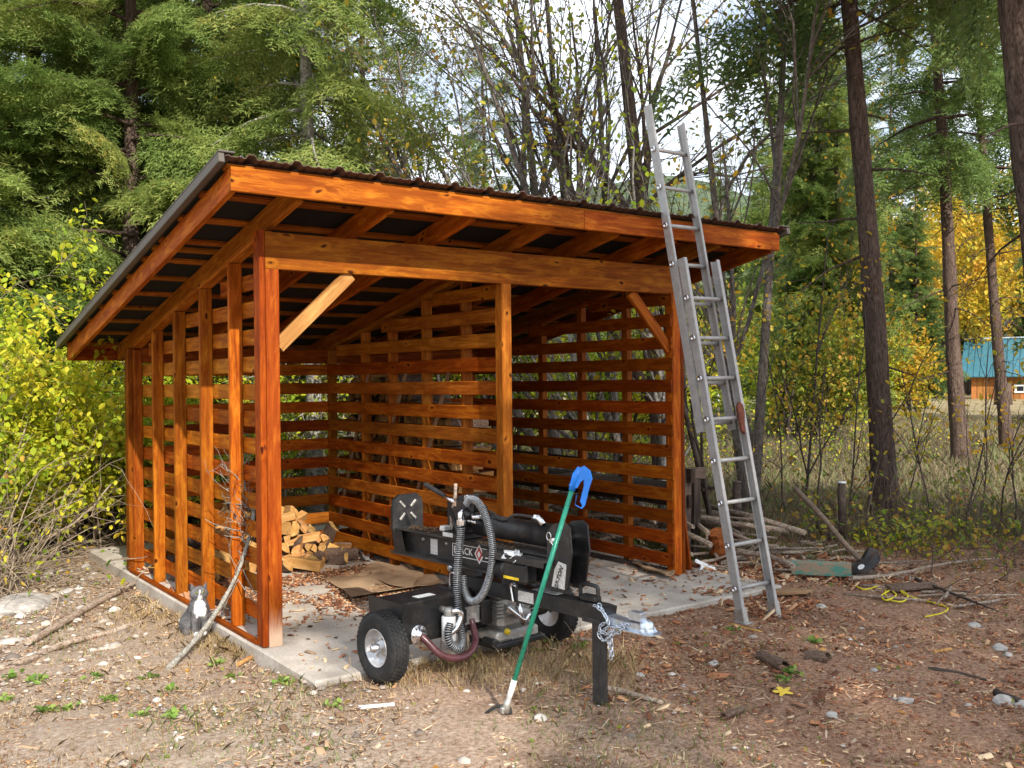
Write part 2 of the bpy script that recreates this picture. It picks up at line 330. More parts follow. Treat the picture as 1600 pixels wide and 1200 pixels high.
MT['fir2'] = leafmat('dark_fir_needles', [(0.0, (0.05, 0.09, 0.03)), (0.4, (0.12, 0.19, 0.05)), (0.8, (0.22, 0.30, 0.08)), (1.0, (0.36, 0.33, 0.08))], 0.45)
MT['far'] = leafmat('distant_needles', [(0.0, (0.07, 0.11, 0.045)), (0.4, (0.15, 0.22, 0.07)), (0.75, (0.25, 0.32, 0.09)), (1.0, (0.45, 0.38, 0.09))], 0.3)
MT['lime'] = leafmat('lime_leaves', [(0.0, (0.12, 0.22, 0.02)), (0.25, (0.30, 0.43, 0.03)), (0.5, (0.55, 0.60, 0.04)), (0.8, (0.76, 0.64, 0.05)), (1.0, (0.62, 0.34, 0.06))], 0.45)
MT['gold'] = leafmat('gold_leaves', [(0.0, (0.20, 0.24, 0.03)), (0.35, (0.45, 0.36, 0.03)), (0.75, (0.58, 0.34, 0.03)), (1.0, (0.55, 0.22, 0.03))], 0.4)
MT['olive'] = leafmat('turning_leaves', [(0.0, (0.09, 0.14, 0.02)), (0.4, (0.19, 0.25, 0.035)), (0.65, (0.36, 0.33, 0.04)), (0.88, (0.50, 0.26, 0.05)), (1.0, (0.30, 0.12, 0.04))], 0.4)
MT['weed'] = leafmat('weed_leaves', [(0.0, (0.09, 0.16, 0.03)), (0.5, (0.17, 0.28, 0.05)), (1.0, (0.34, 0.42, 0.10))], 0.35)
MT['bark_fir'] = bark('fir_bark', [(0.05, 0.032, 0.025), (0.12, 0.082, 0.065), (0.21, 0.15, 0.12)])
MT['bark_pine'] = bark('pine_bark', [(0.06, 0.03, 0.02), (0.15, 0.08, 0.055), (0.27, 0.16, 0.11)])
MT['bark_grey'] = bark('grey_smooth_bark', [(0.07, 0.058, 0.050), (0.145, 0.122, 0.105), (0.24, 0.21, 0.185)], (6, 6, 3), 0.4, 0.01)
MT['bark_birch'] = bark('pale_mottled_bark', [(0.08, 0.07, 0.06), (0.28, 0.26, 0.23), (0.48, 0.46, 0.42)], (5, 5, 5), 0.4, 0.01)
MT['twig'] = plain('bare_twigs', (0.14, 0.105, 0.085), 0.85, 0, 0.2, 0.4, 6)
MT['twig_dark'] = plain('dark_stems', (0.065, 0.05, 0.042), 0.85, 0, 0.2, 0.4, 6)
MT['twig_tan'] = plain('tan_canes', (0.30, 0.235, 0.17), 0.85, 0, 0.2, 0.4, 6)

# concrete
m, nt, b = nmat('worn_concrete', 0.85, 0.25); v = objco(nt, (1, 1, 1), False)
n1 = noise(nt, v, 3.5, 8, 0.7); n2 = noise(nt, v, 60, 3)
c = ramp(nt, n1, [(0.3, (0.36, 0.30, 0.25)), (0.5, (0.55, 0.49, 0.42)), (0.75, (0.67, 0.62, 0.55))])
c = mixc(nt, ramp(nt, n2, [(0.4, (0.35,)*3), (0.7, (0, 0, 0))]), c, (0.22, 0.19, 0.16)); nt.links.new(c, b.inputs['Base Color']); bump(nt, b, n2, 0.25, 0.004); MT['concrete'] = m
# ground
m, nt, b = nmat('forest_yard_soil', 0.95, 0.1); v = objco(nt, (1, 1, 1), False)
sx = N(nt, 'ShaderNodeSeparateXYZ'); nt.links.new(v, sx.inputs[0])
nf = noise(nt, v, 38, 6, 0.8); nm = noise(nt, v, 5, 6, 0.7); nl = noise(nt, v, 0.8, 4)
warm = ramp(nt, nf, [(0.32, (0.085, 0.045, 0.030)), (0.47, (0.31, 0.175, 0.112)), (0.58, (0.48, 0.29, 0.19)), (0.72, (0.60, 0.45, 0.34))])
tan = ramp(nt, nf, [(0.3, (0.17, 0.115, 0.08)), (0.44, (0.34, 0.25, 0.18)), (0.57, (0.48, 0.38, 0.30)), (0.73, (0.66, 0.58, 0.50))])
ax = N(nt, 'ShaderNodeMath', operation='MULTIPLY_ADD'); ax.inputs[1].default_value = 0.28; ax.inputs[2].default_value = 0.05; nt.links.new(sx.outputs['X'], ax.inputs[0])
ay = N(nt, 'ShaderNodeMath', operation='MULTIPLY_ADD'); ay.inputs[1].default_value = 0.9; nt.links.new(nl, ay.inputs[0]); nt.links.new(ax.outputs[0], ay.inputs[2])
c = mixc(nt, ramp(nt, ay.outputs[0], [(0.35, (0, 0, 0)), (0.95, (1, 1, 1))]), tan, warm)
c = mixc(nt, ramp(nt, nm, [(0.5, (0, 0, 0)), (0.75, (0.45,)*3)]), c, (0.14, 0.08, 0.055))
# meadow further off
dt = N(nt, 'ShaderNodeVectorMath', operation='DOT_PRODUCT'); dt.inputs[1].default_value = (FW.x, FW.y, 0); nt.links.new(v, dt.inputs[0])
gr = ramp(nt, noise(nt, v, 1.3, 8, 0.8), [(0.3, (0.13, 0.15, 0.05)), (0.45, (0.25, 0.20, 0.11)), (0.6, (0.36, 0.28, 0.17)), (0.75, (0.19, 0.26, 0.07))])
mr = N(nt, 'ShaderNodeMapRange'); mr.inputs['From Min'].default_value = 5.2; mr.inputs['From Max'].default_value = 8.5; nt.links.new(dt.outputs['Value'], mr.inputs['Value'])
c = mixc(nt, mr.outputs[0], c, gr)
mr3 = N(nt, 'ShaderNodeMapRange'); mr3.inputs['From Min'].default_value = 85; mr3.inputs['From Max'].default_value = 125; nt.links.new(dt.outputs['Value'], mr3.inputs['Value'])
c = mixc(nt, mr3.outputs[0], c, ramp(nt, noise(nt, v, 0.35, 8, 0.8), [(0.35, (0.035, 0.055, 0.035)), (0.5, (0.07, 0.095, 0.055)), (0.65, (0.13, 0.15, 0.09))])); nt.links.new(c, b.inputs['Base Color'])
ad = N(nt, 'ShaderNodeMath', operation='ADD'); nt.links.new(nf, ad.inputs[0]); nt.links.new(nm, ad.inputs[1]); bump(nt, b, ad.outputs[0], 0.9, 0.02); MT['soil'] = m

# ------------------------------------------------------------------ ground
W, D = 3.65, 3.19
SLAB = (-0.06, 3.95, -0.80, 4.58)
def build_ground():
    n = 380; u = np.linspace(-1, 1, n); k = 6.2
    gx = 1.6 + 420*np.sinh(k*u)/math.sinh(k); gy = -0.6 + 420*np.sinh(k*u)/math.sinh(k)
    X, Y = np.meshgrid(gx, gy, indexing='ij'); Z = H(X, Y)
    r = np.hypot(X-1.6, Y+0.6)
    f = 1-sstep(8, 16, r)
    Z = Z + f*((vnoise(X*9, Y*9, 1)-0.5)*0.022 + (vnoise(X*22, Y*22, 4)-0.5)*0.014 + (vnoise(X*2.3, Y*2.3, 8)-0.5)*0.03)
    ins = (X > SLAB[0]+0.02) & (X < SLAB[1]-0.02) & (Y > SLAB[2]+0.02) & (Y < SLAB[3]-0.02)
    Z[ins] = -0.16
    nb = (~ins) & (X > SLAB[0]-0.12) & (X < 3.0) & (Y > SLAB[2]-0.12) & (Y < SLAB[3])
    Z[nb] = np.minimum(Z[nb], -0.012)
    idx = np.arange(n*n).reshape(n, n)
    F = np.stack([idx[:-1, :-1], idx[1:, :-1], idx[1:, 1:], idx[:-1, 1:]], -1).reshape(-1, 4)
    return struct(ob('ground', mesh_np('ground', np.stack([X, Y, Z], -1).reshape(-1, 3), F, smooth=True), MT['soil']))
build_ground()
mb = MB(); mb.box(((SLAB[0]+SLAB[1])/2, (SLAB[2]+SLAB[3])/2, -0.12), (SLAB[1]-SLAB[0], SLAB[3]-SLAB[2], 0.24), bev=0.012)
struct(mb.ob('concrete_slab', MT['concrete']))

# ------------------------------------------------------------------ far forest, hill
def rot_batch(n, rng, tilt=None):
    """random rotation matrices (n,3,3)"""
    q = rng.normal(size=(n, 4)); q /= np.linalg.norm(q, axis=1)[:, None]; w, x, y, z = q.T
    return np.stack([1-2*(y*y+z*z), 2*(x*y-z*w), 2*(x*z+y*w), 2*(x*y+z*w), 1-2*(x*x+z*z), 2*(y*z-x*w), 2*(x*z-y*w), 2*(y*z+x*w), 1-2*(x*x+y*y)], -1).reshape(-1, 3, 3)
def inst(TV, TF, R, P, S):
    """place template TV,TF by rotations R, positions P, scales S"""
    n = len(P); S = np.asarray(S); S = S[:, None, None] if S.ndim == 1 else S[:, None, :]
    V = np.einsum('nij,nkj->nki', R, TV[None]*S)+P[:, None, :]
    F = TF[None]+(np.arange(n)*len(TV))[:, None, None]
    return V.reshape(-1, 3), F.reshape(-1, TF.shape[1])
def needles_on(p0, p1, rng, step, ln, wd):
    """triangles either side of the segments p0->p1 (arrays n,3)"""
    out = []
    d = p1-p0; L = np.linalg.norm(d, axis=1); k = np.maximum(1, (L/step).astype(int)); idx = np.repeat(np.arange(len(p0)), k)
    off = np.concatenate([(np.arange(c)+rng.rand())/c for c in k]); d = d/np.maximum(L, 1e-6)[:, None]
    dd = d[idx]; base = p0[idx]+(p1-p0)[idx]*off[:, None]
    side = np.cross(dd, [0, 0, 1.0]); side /= np.maximum(np.linalg.norm(side, axis=1), 1e-6)[:, None]; up = np.cross(side, dd)
    tri = []
    for s in (-1, 1):
        a = rng.uniform(0.5, 1.0, len(idx))[:, None]; e = rng.uniform(-0.5, 0.7, len(idx))[:, None]
        v = dd*0.75+side*s*a+up*e; v /= np.linalg.norm(v, axis=1)[:, None]; l = ln*rng.uniform(0.7, 1.25, len(idx))[:, None]
        w = np.cross(v, up+side*s*rng.uniform(-0.5, 0.5, len(idx))[:, None]); w /= np.maximum(np.linalg.norm(w, axis=1), 1e-6)[:, None]
        tri.append(np.stack([base-w*wd*0.5, base+w*wd*0.5, base+v*l], 1))
    return np.concatenate(tri)
def fir_branch(rng, L, step, ln, wd, ntw, droop):
    """one flat drooping spray along +X: returns triangles (n,3,3) and the axis polyline"""
    t = np.linspace(0, 1, 9); ax = np.stack([L*t, 0.06*L*np.sin(t*3+rng.rand()*3), -droop*L*t**2+0.05*L*np.sin(t*PI)], -1)
    def axp(u): return np.stack([np.interp(u, t, ax[:, i]) for i in range(3)], -1)
    u = np.sort(rng.uniform(0.12, 0.99, ntw)); sd = np.where(np.arange(ntw) % 2 == 0, 1, -1)
    b = axp(u); l = (0.42*L*(1-u)**0.75*(0.5+0.5*np.minimum(1, u*4))+0.07)*rng.uniform(0.7, 1.2, ntw); an = rng.uniform(0.7, 1.05, ntw)*sd
    dr = np.stack([np.cos(an), np.sin(an), rng.uniform(-1.15, -0.1, ntw)], -1); e = b+dr*l[:, None]
    P0 = [b]; P1 = [e]
    nk = np.maximum(1, (l/0.075).astype(int)); idx = np.repeat(np.arange(ntw), nk)
    f = np.concatenate([(np.arange(c)+0.6)/(c+0.2) for c in nk]); bb = b[idx]+(e-b)[idx]*f[:, None]
    for s in (-1, 1):
        a2 = an[idx]+s*rng.uniform(0.6, 0.95, len(idx)); l2 = (0.38*l[idx]*(1.1-f)+0.03)
        dd = np.stack([np.cos(a2), np.sin(a2), rng.uniform(-1.1, 0.0, len(idx))], -1); P0.append(bb); P1.append(bb+dd*l2[:, None])
    P0.append(ax[3:-1]); P1.append(ax[4:])
    return needles_on(np.concatenate(P0), np.concatenate(P1), rng, step, ln, wd), ax
def fir_mesh(name, seed, h, z0, nb, Lmax, templ, r_top=0.15, up=0.1, clumpy=0.35):
    """crown + limbs for a conifer; templ = (step, ln, wd, ntw)"""
    rng = np.random.RandomState(seed); T = [fir_branch(rng, 1.0*1.6, *templ, droop=rng.uniform(0.15, 0.42)) for _ in range(4)]
    tris = []; rn = []; limbs = MB()
    for i in range(nb):
        f = (i+rng.rand())/nb; z = z0+(h-z0)*f**1.05; Lb = Lmax*(1-f)**0.75*rng.uniform(0.65, 1.12)+r_top; sc = Lb/1.6
        a = i*2.39996+rng.uniform(-0.5, 0.5); el = up+0.35*f+rng.uniform(-0.32, 0.25); roll = rng.uniform(-0.75, 0.75)
        R = Matrix.Rotation(a, 3, 'Z') @ Matrix.Rotation(-el, 3, 'Y') @ Matrix.Rotation(roll, 3, 'X'); R = np.array(R)
        tv, ax = T[i % 4]
        keep = rng.rand(len(tv)) < (0.55+0.45*min(1, sc))
        tris.append((tv[keep].reshape(-1, 3)*sc) @ R.T+np.array([0, 0, z])); base = rng.uniform(0.1, 0.85)
        tw = np.repeat(rng.rand(len(tv)//12+1), 12)[:len(tv)][keep]; rn.append(np.clip(base*0.5+0.22*tw+0.28*rng.rand(int(keep.sum())), 0, 1))
        A = (ax*sc) @ R.T+np.array([0, 0, z]); limbs.tube([A[0], A[2], A[4], A[7]], [0.012+0.018*sc, 0.012+0.010*sc, 0.007*sc+0.004, 0.003], 4, False)
    V = np.concatenate(tris); F = np.arange(len(V)).reshape(-1, 3)
    return mesh_np(name, V, F, np.concatenate(rn)), limbs
def trunk_mesh(name, h, r0, seed=0, n=14, segs=22, lean=0.0, limbs=None, flare=0.35, dead=0, zdead=(1.5, 6), rmin=0.02):
    rg = random.Random(seed); m = MB(); pts = []; rs = []
    ph = rg.random()*6
    for i in range(segs+1):
        f = i/segs; z = h*f**1.3; pts.append(Vector((lean*f*h*0.1+0.05*math.sin(ph+z*0.5)*min(1, f*3), 0.05*math.cos(ph*2+z*0.4)*min(1, f*3), z-0.15*(1-f)*(f == 0))))
        rs.append(max(rmin, r0*(1-f*0.93)*(1+flare*math.exp(-z/(r0*1.6)))))
    m.tube(pts, rs, n)
    for v in range(len(m.v)):          # ridged, uneven stem
        x, y, z = m.v[v]; i = v//n; c = pts[min(i, segs)]; k = 1+0.07*math.sin(v*2.7+z*3)+0.05*rg.uniform(-1, 1); m.v[v] = (c.x+(x-c.x)*k, c.y+(y-c.y)*k, z)
    for _ in range(dead):
        z = rg.uniform(*zdead); a = rg.uniform(0, 2*PI); L = rg.uniform(0.4, 1.9); p = Vector((0, 0, z)); d = Vector((math.cos(a), math.sin(a), rg.uniform(-0.25, 0.3)))
        q = [p]; 
        for k in range(5): d = (d+Vector((rg.uniform(-.2, .2), rg.uniform(-.2, .2), rg.uniform(-.15, .05)))).normalized(); q.append(q[-1]+d*L/5)
        m.tube(q, [0.02, 0.016, 0.012, 0.009, 0.006, 0.003], 4, False)
        for k in range(2, 5):
            e = (d+Vector((rg.uniform(-1, 1), rg.uniform(-1, 1), rg.uniform(-.5, .3)))).normalized(); m.tube([q[k], q[k]+e*0.15, q[k]+e*rg.uniform(0.25, 0.5)+Vector((0, 0, -0.05))], [0.006, 0.004, 0.002], 3, False)
    if limbs is not None: m.add(limbs.v, limbs.f, True)
    return m.mesh(name)
# leaf quads: ovate folded blade
LV = np.array([(0, 0, 0), (0.33, 0.30, 0.07), (0.75, 0.24, 0.05), (1.0, 0, -0.06), (0.75, -0.24, 0.05), (0.33, -0.30, 0.07)], float); LV[:, 0] -= 0.0
LF = np.array([(0, 1, 2, 3), (0, 3, 4, 5)])
def leaves_mesh(name, P, size, rng, droop=0.3, jitter=0.35, rn=None):
    n = len(P); a = rng.uniform(0, 2*PI, n); el = rng.uniform(-0.9, 0.4, n)-droop; ro = rng.uniform(-0.9, 0.9, n)
    ca, sa, ce, se, cr, sr = np.cos(a), np.sin(a), np.cos(el), np.sin(el), np.cos(ro), np.sin(ro)
    X = np.stack([ca*ce, sa*ce, se], -1); Yb = np.stack([-sa, ca, 0*a], -1); Zb = np.cross(X, Yb)
    Yv = Yb*cr[:, None]+Zb*sr[:, None]; Zv = np.cross(X, Yv); R = np.stack([X, Yv, Zv], -1)
    V, F = inst(LV, LF, R, np.asarray(P), size*rng.uniform(1-jitter, 1+jitter, n))
    r = rng.rand(n) if rn is None else rn
    return mesh_np(name, V, F, np.repeat(r, 2))
def grow(m, tips, p, d, L, r, depth, rg, spread=0.6, gravity=0.0, nseg=5, kids=(2, 4), wig=0.16, sides=5, lf=0.62, bias=None, w0=None):
    pts = [p]; rs = [r]; d = d.normalized()
    wg = wig if w0 is None else w0
    for i in range(nseg):
        d = (d+Vector((rg.gauss(0, wg), rg.gauss(0, wg), rg.gauss(0, wg)+gravity))); 
        if bias is not None: d = d+bias*0.06
        d.normalize(); pts.append(pts[-1]+d*L/nseg); rs.append(r*(1-0.6*(i+1)/nseg))
    m.tube(pts, rs, sides if r > 0.012 else 3, False)
    if depth <= 1:
        for q in pts[1:]: tips.append(q)
    if depth > 0:
        for i in range(rg.randint(*kids)):
            k = rg.randint(1, nseg); u = d.orthogonal().normalized(); u.rotate(Matrix.Rotation(rg.uniform(0, 2*PI), 3, d))
            nd = (d+u*rg.uniform(spread*0.5, spread*1.3)).normalized(); grow(m, tips, pts[k], nd, L*lf*rg.uniform(0.7, 1.2), max(0.0022, rs[k]*0.62), depth-1, rg, spread, gravity, max(3, nseg-1), kids, wig, sides, lf, bias)

def place(px, dep, dz=0.0):
    p = at(px, 600, dep); return Vector((p.x, p.y, hz(p.x, p.y)+dz))

# far forest: one mass of small conifers and gold trees, beyond what anyone could count
def far_forest():
    rng = np.random.RandomState(5); cr, lb = fir_mesh('tmp', 3, 14, 0.6, 90, 2.6, (0.30, 0.34, 0.17, 14))
    n = len(cr.vertices); V0 = np.empty(n*3, np.float32); cr.vertices.foreach_get('co', V0); V0 = V0.reshape(-1, 3); a = cr.attributes['rnd'].data; r0 = np.empty(len(a), np.float32); a.foreach_get('value', r0)
    Vs = []; rs = []; tb = MB(); cnt = 0
    for i in range(95):
        px = rng.uniform(-500, 2100); dep = rng.uniform(62, 120)
        if 1060 < px < 1640 and dep < 70: dep += 18
        p = place(px, dep); s = rng.uniform(0.7, 1.45)*(1.0 if px > 1150 else 0.62 if px > 520 else 0.5); an = rng.uniform(0, 6.28); c, sn = math.cos(an), math.sin(an)
        R = np.array([[c, -sn, 0], [sn, c, 0], [0, 0, 1]]); keep = rng.rand(n//3) < 0.55; vv = V0.reshape(-1, 3, 3)[keep].reshape(-1, 3)
        Vs.append((vv*[s, s, s*1.15]) @ R.T+np.array(p)); rs.append(np.clip(r0[keep]*0.8+rng.uniform(-0.15, 0.2), 0, 0.95))
        tb.tube([p, p+Vector((0, 0, 14*s))], [0.2*s, 0.04], 6, False)
    V = np.concatenate(Vs); o = ob('forest', mesh_np('forest', V, np.arange(len(V)).reshape(-1, 3), np.concatenate(rs)), MT['far'])
    stuff(o, 'hazy green mass of distant conifers closing the view', 'forest'); t = tb.ob('tree_trunks', MT['bark_fir'], o); t['kind'] = 'stuff'
    bpy.data.meshes.remove(cr)
far_forest()

# ------------------------------------------------------------------ conifers
TA = (0.046, 0.060, 0.021, 46)
crownA, limbA = fir_mesh('crown', 21, 13, 0.5, 118, 2.5, TA)
crownB, limbB = fir_mesh('crown', 22, 15, 1.2, 118, 2.9, (0.048, 0.062, 0.022, 42), up=-0.02)
TM = (0.085, 0.11, 0.042, 26)
crownC, limbC = fir_mesh('crown', 23, 15, 1.0, 130, 2.5, TM)
crownH, limbH = fir_mesh('crown', 24, 17, 6.3, 62, 2.7, (0.055, 0.07, 0.024, 34), up=-0.05)   # high crown, bare lower stem
crownS, limbS = fir_mesh('crown', 25, 16, 3.2, 80, 2.2, (0.055, 0.066, 0.022, 36), up=-0.15)   # thin crown
trunkA = trunk_mesh('trunk', 13, 0.16, 1, limbs=limbA); trunkB = trunk_mesh('trunk', 15, 0.17, 2, limbs=limbB, dead=10, zdead=(0.8, 3))
trunkC = trunk_mesh('trunk', 15, 0.16, 3, limbs=limbC); trunkH = trunk_mesh('trunk', 17, 0.19, 4, limbs=limbH, dead=16, zdead=(1.5, 6.5)); trunkS = trunk_mesh('trunk', 16, 0.12, 5, limbs=limbS, dead=22, zdead=(1.0, 5))
KINDS = {'A': (crownA, trunkA), 'B': (crownB, trunkB), 'C': (crownC, trunkC), 'H': (crownH, trunkH), 'S': (crownS, trunkS)}
def matvar(me, mat):
    k = (me.name, mat.name)
    if k not in MCACHE:
        c = me.copy() if MCACHE.get(me.name) else me; MCACHE[me.name] = True
        c.materials.clear(); c.materials.append(mat); MCACHE[k] = c
    return MCACHE[k]
MCACHE = {}
def fir(name, px, dep, kind, label, sc=1.0, rz=0.0, mat='fir', bk='bark_fir', lean=(0, 0), group=None, pos=None, thick=1.0):
    p = Vector(pos) if pos else place(px, dep, -0.05); t = thing(name, label, 'tree', p, rz, group)
    t.rotation_euler = (Matrix.Rotation(-math.radians(lean[0]), 3, FW) @ Matrix.Rotation(rz, 3, 'Z')).to_euler(); cr, tr = KINDS[kind]
    for nm, me, mt in (('crown', cr, MT[mat]), ('trunk', tr, MT[bk])):
        o = bpy.data.objects.new(nm, me)
        if len(me.materials) == 0: me.materials.append(mt)
        link(o, t)
        if me.materials[0] != mt: o.material_slots[0].link = 'OBJECT'; o.material_slots[0].material = mt
        o.scale = (sc*thick, sc*thick, sc) if nm == 'trunk' else (sc, sc, sc)
    return t
LEFT_FIRS = [
 (-120, 11.5, 'A', 1.0, 0.3, 'fir', 'bushy green fir at the far edge behind the lime shrub'),
 (60, 13.5, 'B', 1.05, 1.2, 'fir', 'tall green fir rising above the lime green shrub'),
 (205, 12.6, 'A', 1.0, 2.1, 'fir', 'full bright green fir directly behind the low corner of the roof'),
 (330, 15.0, 'B', 1.05, 4.4, 'fir', 'layered fir with drooping sprays above the sloping roof edge'),
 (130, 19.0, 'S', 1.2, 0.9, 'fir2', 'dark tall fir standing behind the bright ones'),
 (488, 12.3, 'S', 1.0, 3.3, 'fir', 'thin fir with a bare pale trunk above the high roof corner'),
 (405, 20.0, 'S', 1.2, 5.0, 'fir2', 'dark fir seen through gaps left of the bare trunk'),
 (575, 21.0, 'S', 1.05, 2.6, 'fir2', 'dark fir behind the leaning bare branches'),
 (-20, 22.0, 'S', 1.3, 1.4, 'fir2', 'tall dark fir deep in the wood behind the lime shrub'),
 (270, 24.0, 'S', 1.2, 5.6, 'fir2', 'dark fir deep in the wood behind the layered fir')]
for i, (px, dp, k, s, rz, mt, lb) in enumerate(LEFT_FIRS): fir('fir_tree', px, dp, k, lb, s, rz, mt, bk='bark_birch' if px == 488 else 'bark_fir', group='firs behind the shed')
RIGHT_FIRS = [
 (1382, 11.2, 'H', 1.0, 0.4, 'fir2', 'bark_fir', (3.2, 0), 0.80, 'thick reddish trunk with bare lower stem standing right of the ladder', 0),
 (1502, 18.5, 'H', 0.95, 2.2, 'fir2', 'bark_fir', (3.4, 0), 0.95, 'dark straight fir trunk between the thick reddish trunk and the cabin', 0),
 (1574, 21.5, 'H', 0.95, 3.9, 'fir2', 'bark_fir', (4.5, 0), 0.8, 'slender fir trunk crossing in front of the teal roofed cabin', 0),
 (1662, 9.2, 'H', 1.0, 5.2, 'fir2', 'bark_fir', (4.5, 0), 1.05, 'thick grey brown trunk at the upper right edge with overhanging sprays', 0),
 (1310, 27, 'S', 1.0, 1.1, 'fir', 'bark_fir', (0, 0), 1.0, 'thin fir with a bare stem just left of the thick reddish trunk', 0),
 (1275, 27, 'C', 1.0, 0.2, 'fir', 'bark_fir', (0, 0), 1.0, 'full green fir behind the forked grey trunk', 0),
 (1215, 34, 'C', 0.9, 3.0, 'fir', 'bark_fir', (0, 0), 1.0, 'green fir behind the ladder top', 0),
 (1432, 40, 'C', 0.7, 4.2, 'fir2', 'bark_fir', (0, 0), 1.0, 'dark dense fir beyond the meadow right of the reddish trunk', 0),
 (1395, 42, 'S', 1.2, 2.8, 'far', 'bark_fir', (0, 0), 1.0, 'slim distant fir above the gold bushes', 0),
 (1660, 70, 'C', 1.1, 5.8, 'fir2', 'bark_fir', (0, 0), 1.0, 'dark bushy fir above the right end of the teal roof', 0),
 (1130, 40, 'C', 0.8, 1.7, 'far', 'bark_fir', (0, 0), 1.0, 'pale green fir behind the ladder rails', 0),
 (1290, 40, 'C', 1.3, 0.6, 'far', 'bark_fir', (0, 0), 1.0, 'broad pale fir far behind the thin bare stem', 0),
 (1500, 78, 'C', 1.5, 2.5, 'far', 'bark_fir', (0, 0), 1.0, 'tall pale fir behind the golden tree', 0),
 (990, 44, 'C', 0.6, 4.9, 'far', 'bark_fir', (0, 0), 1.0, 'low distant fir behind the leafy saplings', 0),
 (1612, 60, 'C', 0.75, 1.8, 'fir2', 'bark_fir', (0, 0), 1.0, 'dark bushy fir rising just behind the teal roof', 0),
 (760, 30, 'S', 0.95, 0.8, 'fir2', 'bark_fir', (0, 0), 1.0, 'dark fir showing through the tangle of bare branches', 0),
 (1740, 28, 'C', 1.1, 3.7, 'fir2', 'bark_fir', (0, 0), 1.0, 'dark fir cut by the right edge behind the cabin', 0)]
for (px, dp, k, s, rz, mt, bk, ln, th, lb, _) in RIGHT_FIRS: fir('fir_tree', px, dp, k, lb, s, rz, mt, bk, ln, group='firs around the meadow', thick=th)
# trees on the near side of the yard, whose shade falls across the right half of the shed
for x, y, k, s, lb in ((0.9, -15.5, 'H', 1.35, 'tall bare stemmed fir at the near side of the yard opposite the middle post'), (4.3, -16.5, 'H', 1.35, 'tall bare stemmed fir at the near side of the yard opposite the ladder')):
    fir('fir_tree', 0, 0, k, lb, s, x, 'fir2', pos=(x, y, -0.1), group='firs on the near side of the yard')

# ------------------------------------------------------------------ broadleaf trees and shrubs
def leafy(name, label, cat, pos, stems, leaf_n, leaf_s, lmat, bmat, seed, group=None, leafpart='foliage', woodpart='stems', spreadbox=0.08, thin=1.0):
    """stems: list of (dx,dy, dir, L, r, depth, params)"""
    t = thing(name, label, cat, pos, 0, group); rg = random.Random(seed); rng = np.random.RandomState(seed); m = MB(); tips = []
    for (dx, dy, d, L, r, dep, kw) in stems: grow(m, tips, Vector((dx, dy, -0.05)), Vector(d), L, r, dep, rg, **kw)
    m.ob(woodpart, MT[bmat], t)
    if leaf_n:
        T = np.array([tuple(q) for q in tips]); T = T[T[:, 2] > 0.15*T[:, 2].max()]; P = T[rng.randint(0, len(T), leaf_n)]+rng.normal(0, spreadbox, (leaf_n, 3))
        cl = vnoise(P[:, 0]*1.5+50, P[:, 1]*1.5+P[:, 2]*1.1+50, seed)
        ob(leafpart, leaves_mesh(leafpart, P, leaf_s, rng, rn=np.clip(0.55*cl+0.45*rng.rand(leaf_n), 0, 1)), MT[lmat], t)
    return t
rg = random.Random(3)
def fan(n, L, r, dep, tilt, rad, kw, rg, bias=(0, 0, 0)):
    out = []
    for i in range(n):
        a = rg.uniform(0, 2*PI); q = rg.uniform(0, rad); ti = rg.uniform(0.0, tilt)
        out.append((q*math.cos(a), q*math.sin(a), (math.cos(a)*ti+bias[0], math.sin(a)*ti+bias[1], 1+bias[2]), L*rg.uniform(0.7, 1.15), r*rg.uniform(0.7, 1.2), dep, kw))
    return out
# bright lime shrubs at the left
KW = dict(spread=0.8, wig=0.22, kids=(3, 4), nseg=6, gravity=0.02)
leafy('broadleaf_shrub', 'bright lime green shrub with big yellowing leaves left of the shed', 'shrub', place(40, 9.8), fan(16, 1.7, 0.016, 3, 0.5, 0.8, KW, rg), 15000, 0.066, 'lime', 'twig_tan', 31, group='lime shrubs left of the shed')
leafy('broadleaf_shrub', 'lower lime green shrub tucked beside the rear corner of the slab', 'shrub', place(150, 10.6), fan(12, 1.25, 0.014, 3, 0.5, 0.7, KW, rg), 6500, 0.06, 'lime', 'twig_tan', 32, group='lime shrubs left of the shed')
leafy('broadleaf_shrub', 'lime green shrub cut by the left edge of the view', 'shrub', place(-90, 9.0), fan(12, 1.6, 0.016, 3, 0.5, 0.7, KW, rg), 9500, 0.066, 'lime', 'twig_tan', 33, group='lime shrubs left of the shed')
leafy('broadleaf_shrub', 'shrub showing green through the slats of the back wall', 'shrub', place(420, 12.2), fan(12, 1.6, 0.016, 3, 0.6, 0.9, KW, rg), 5500, 0.066, 'lime', 'twig_tan', 34, group='lime shrubs left of the shed')
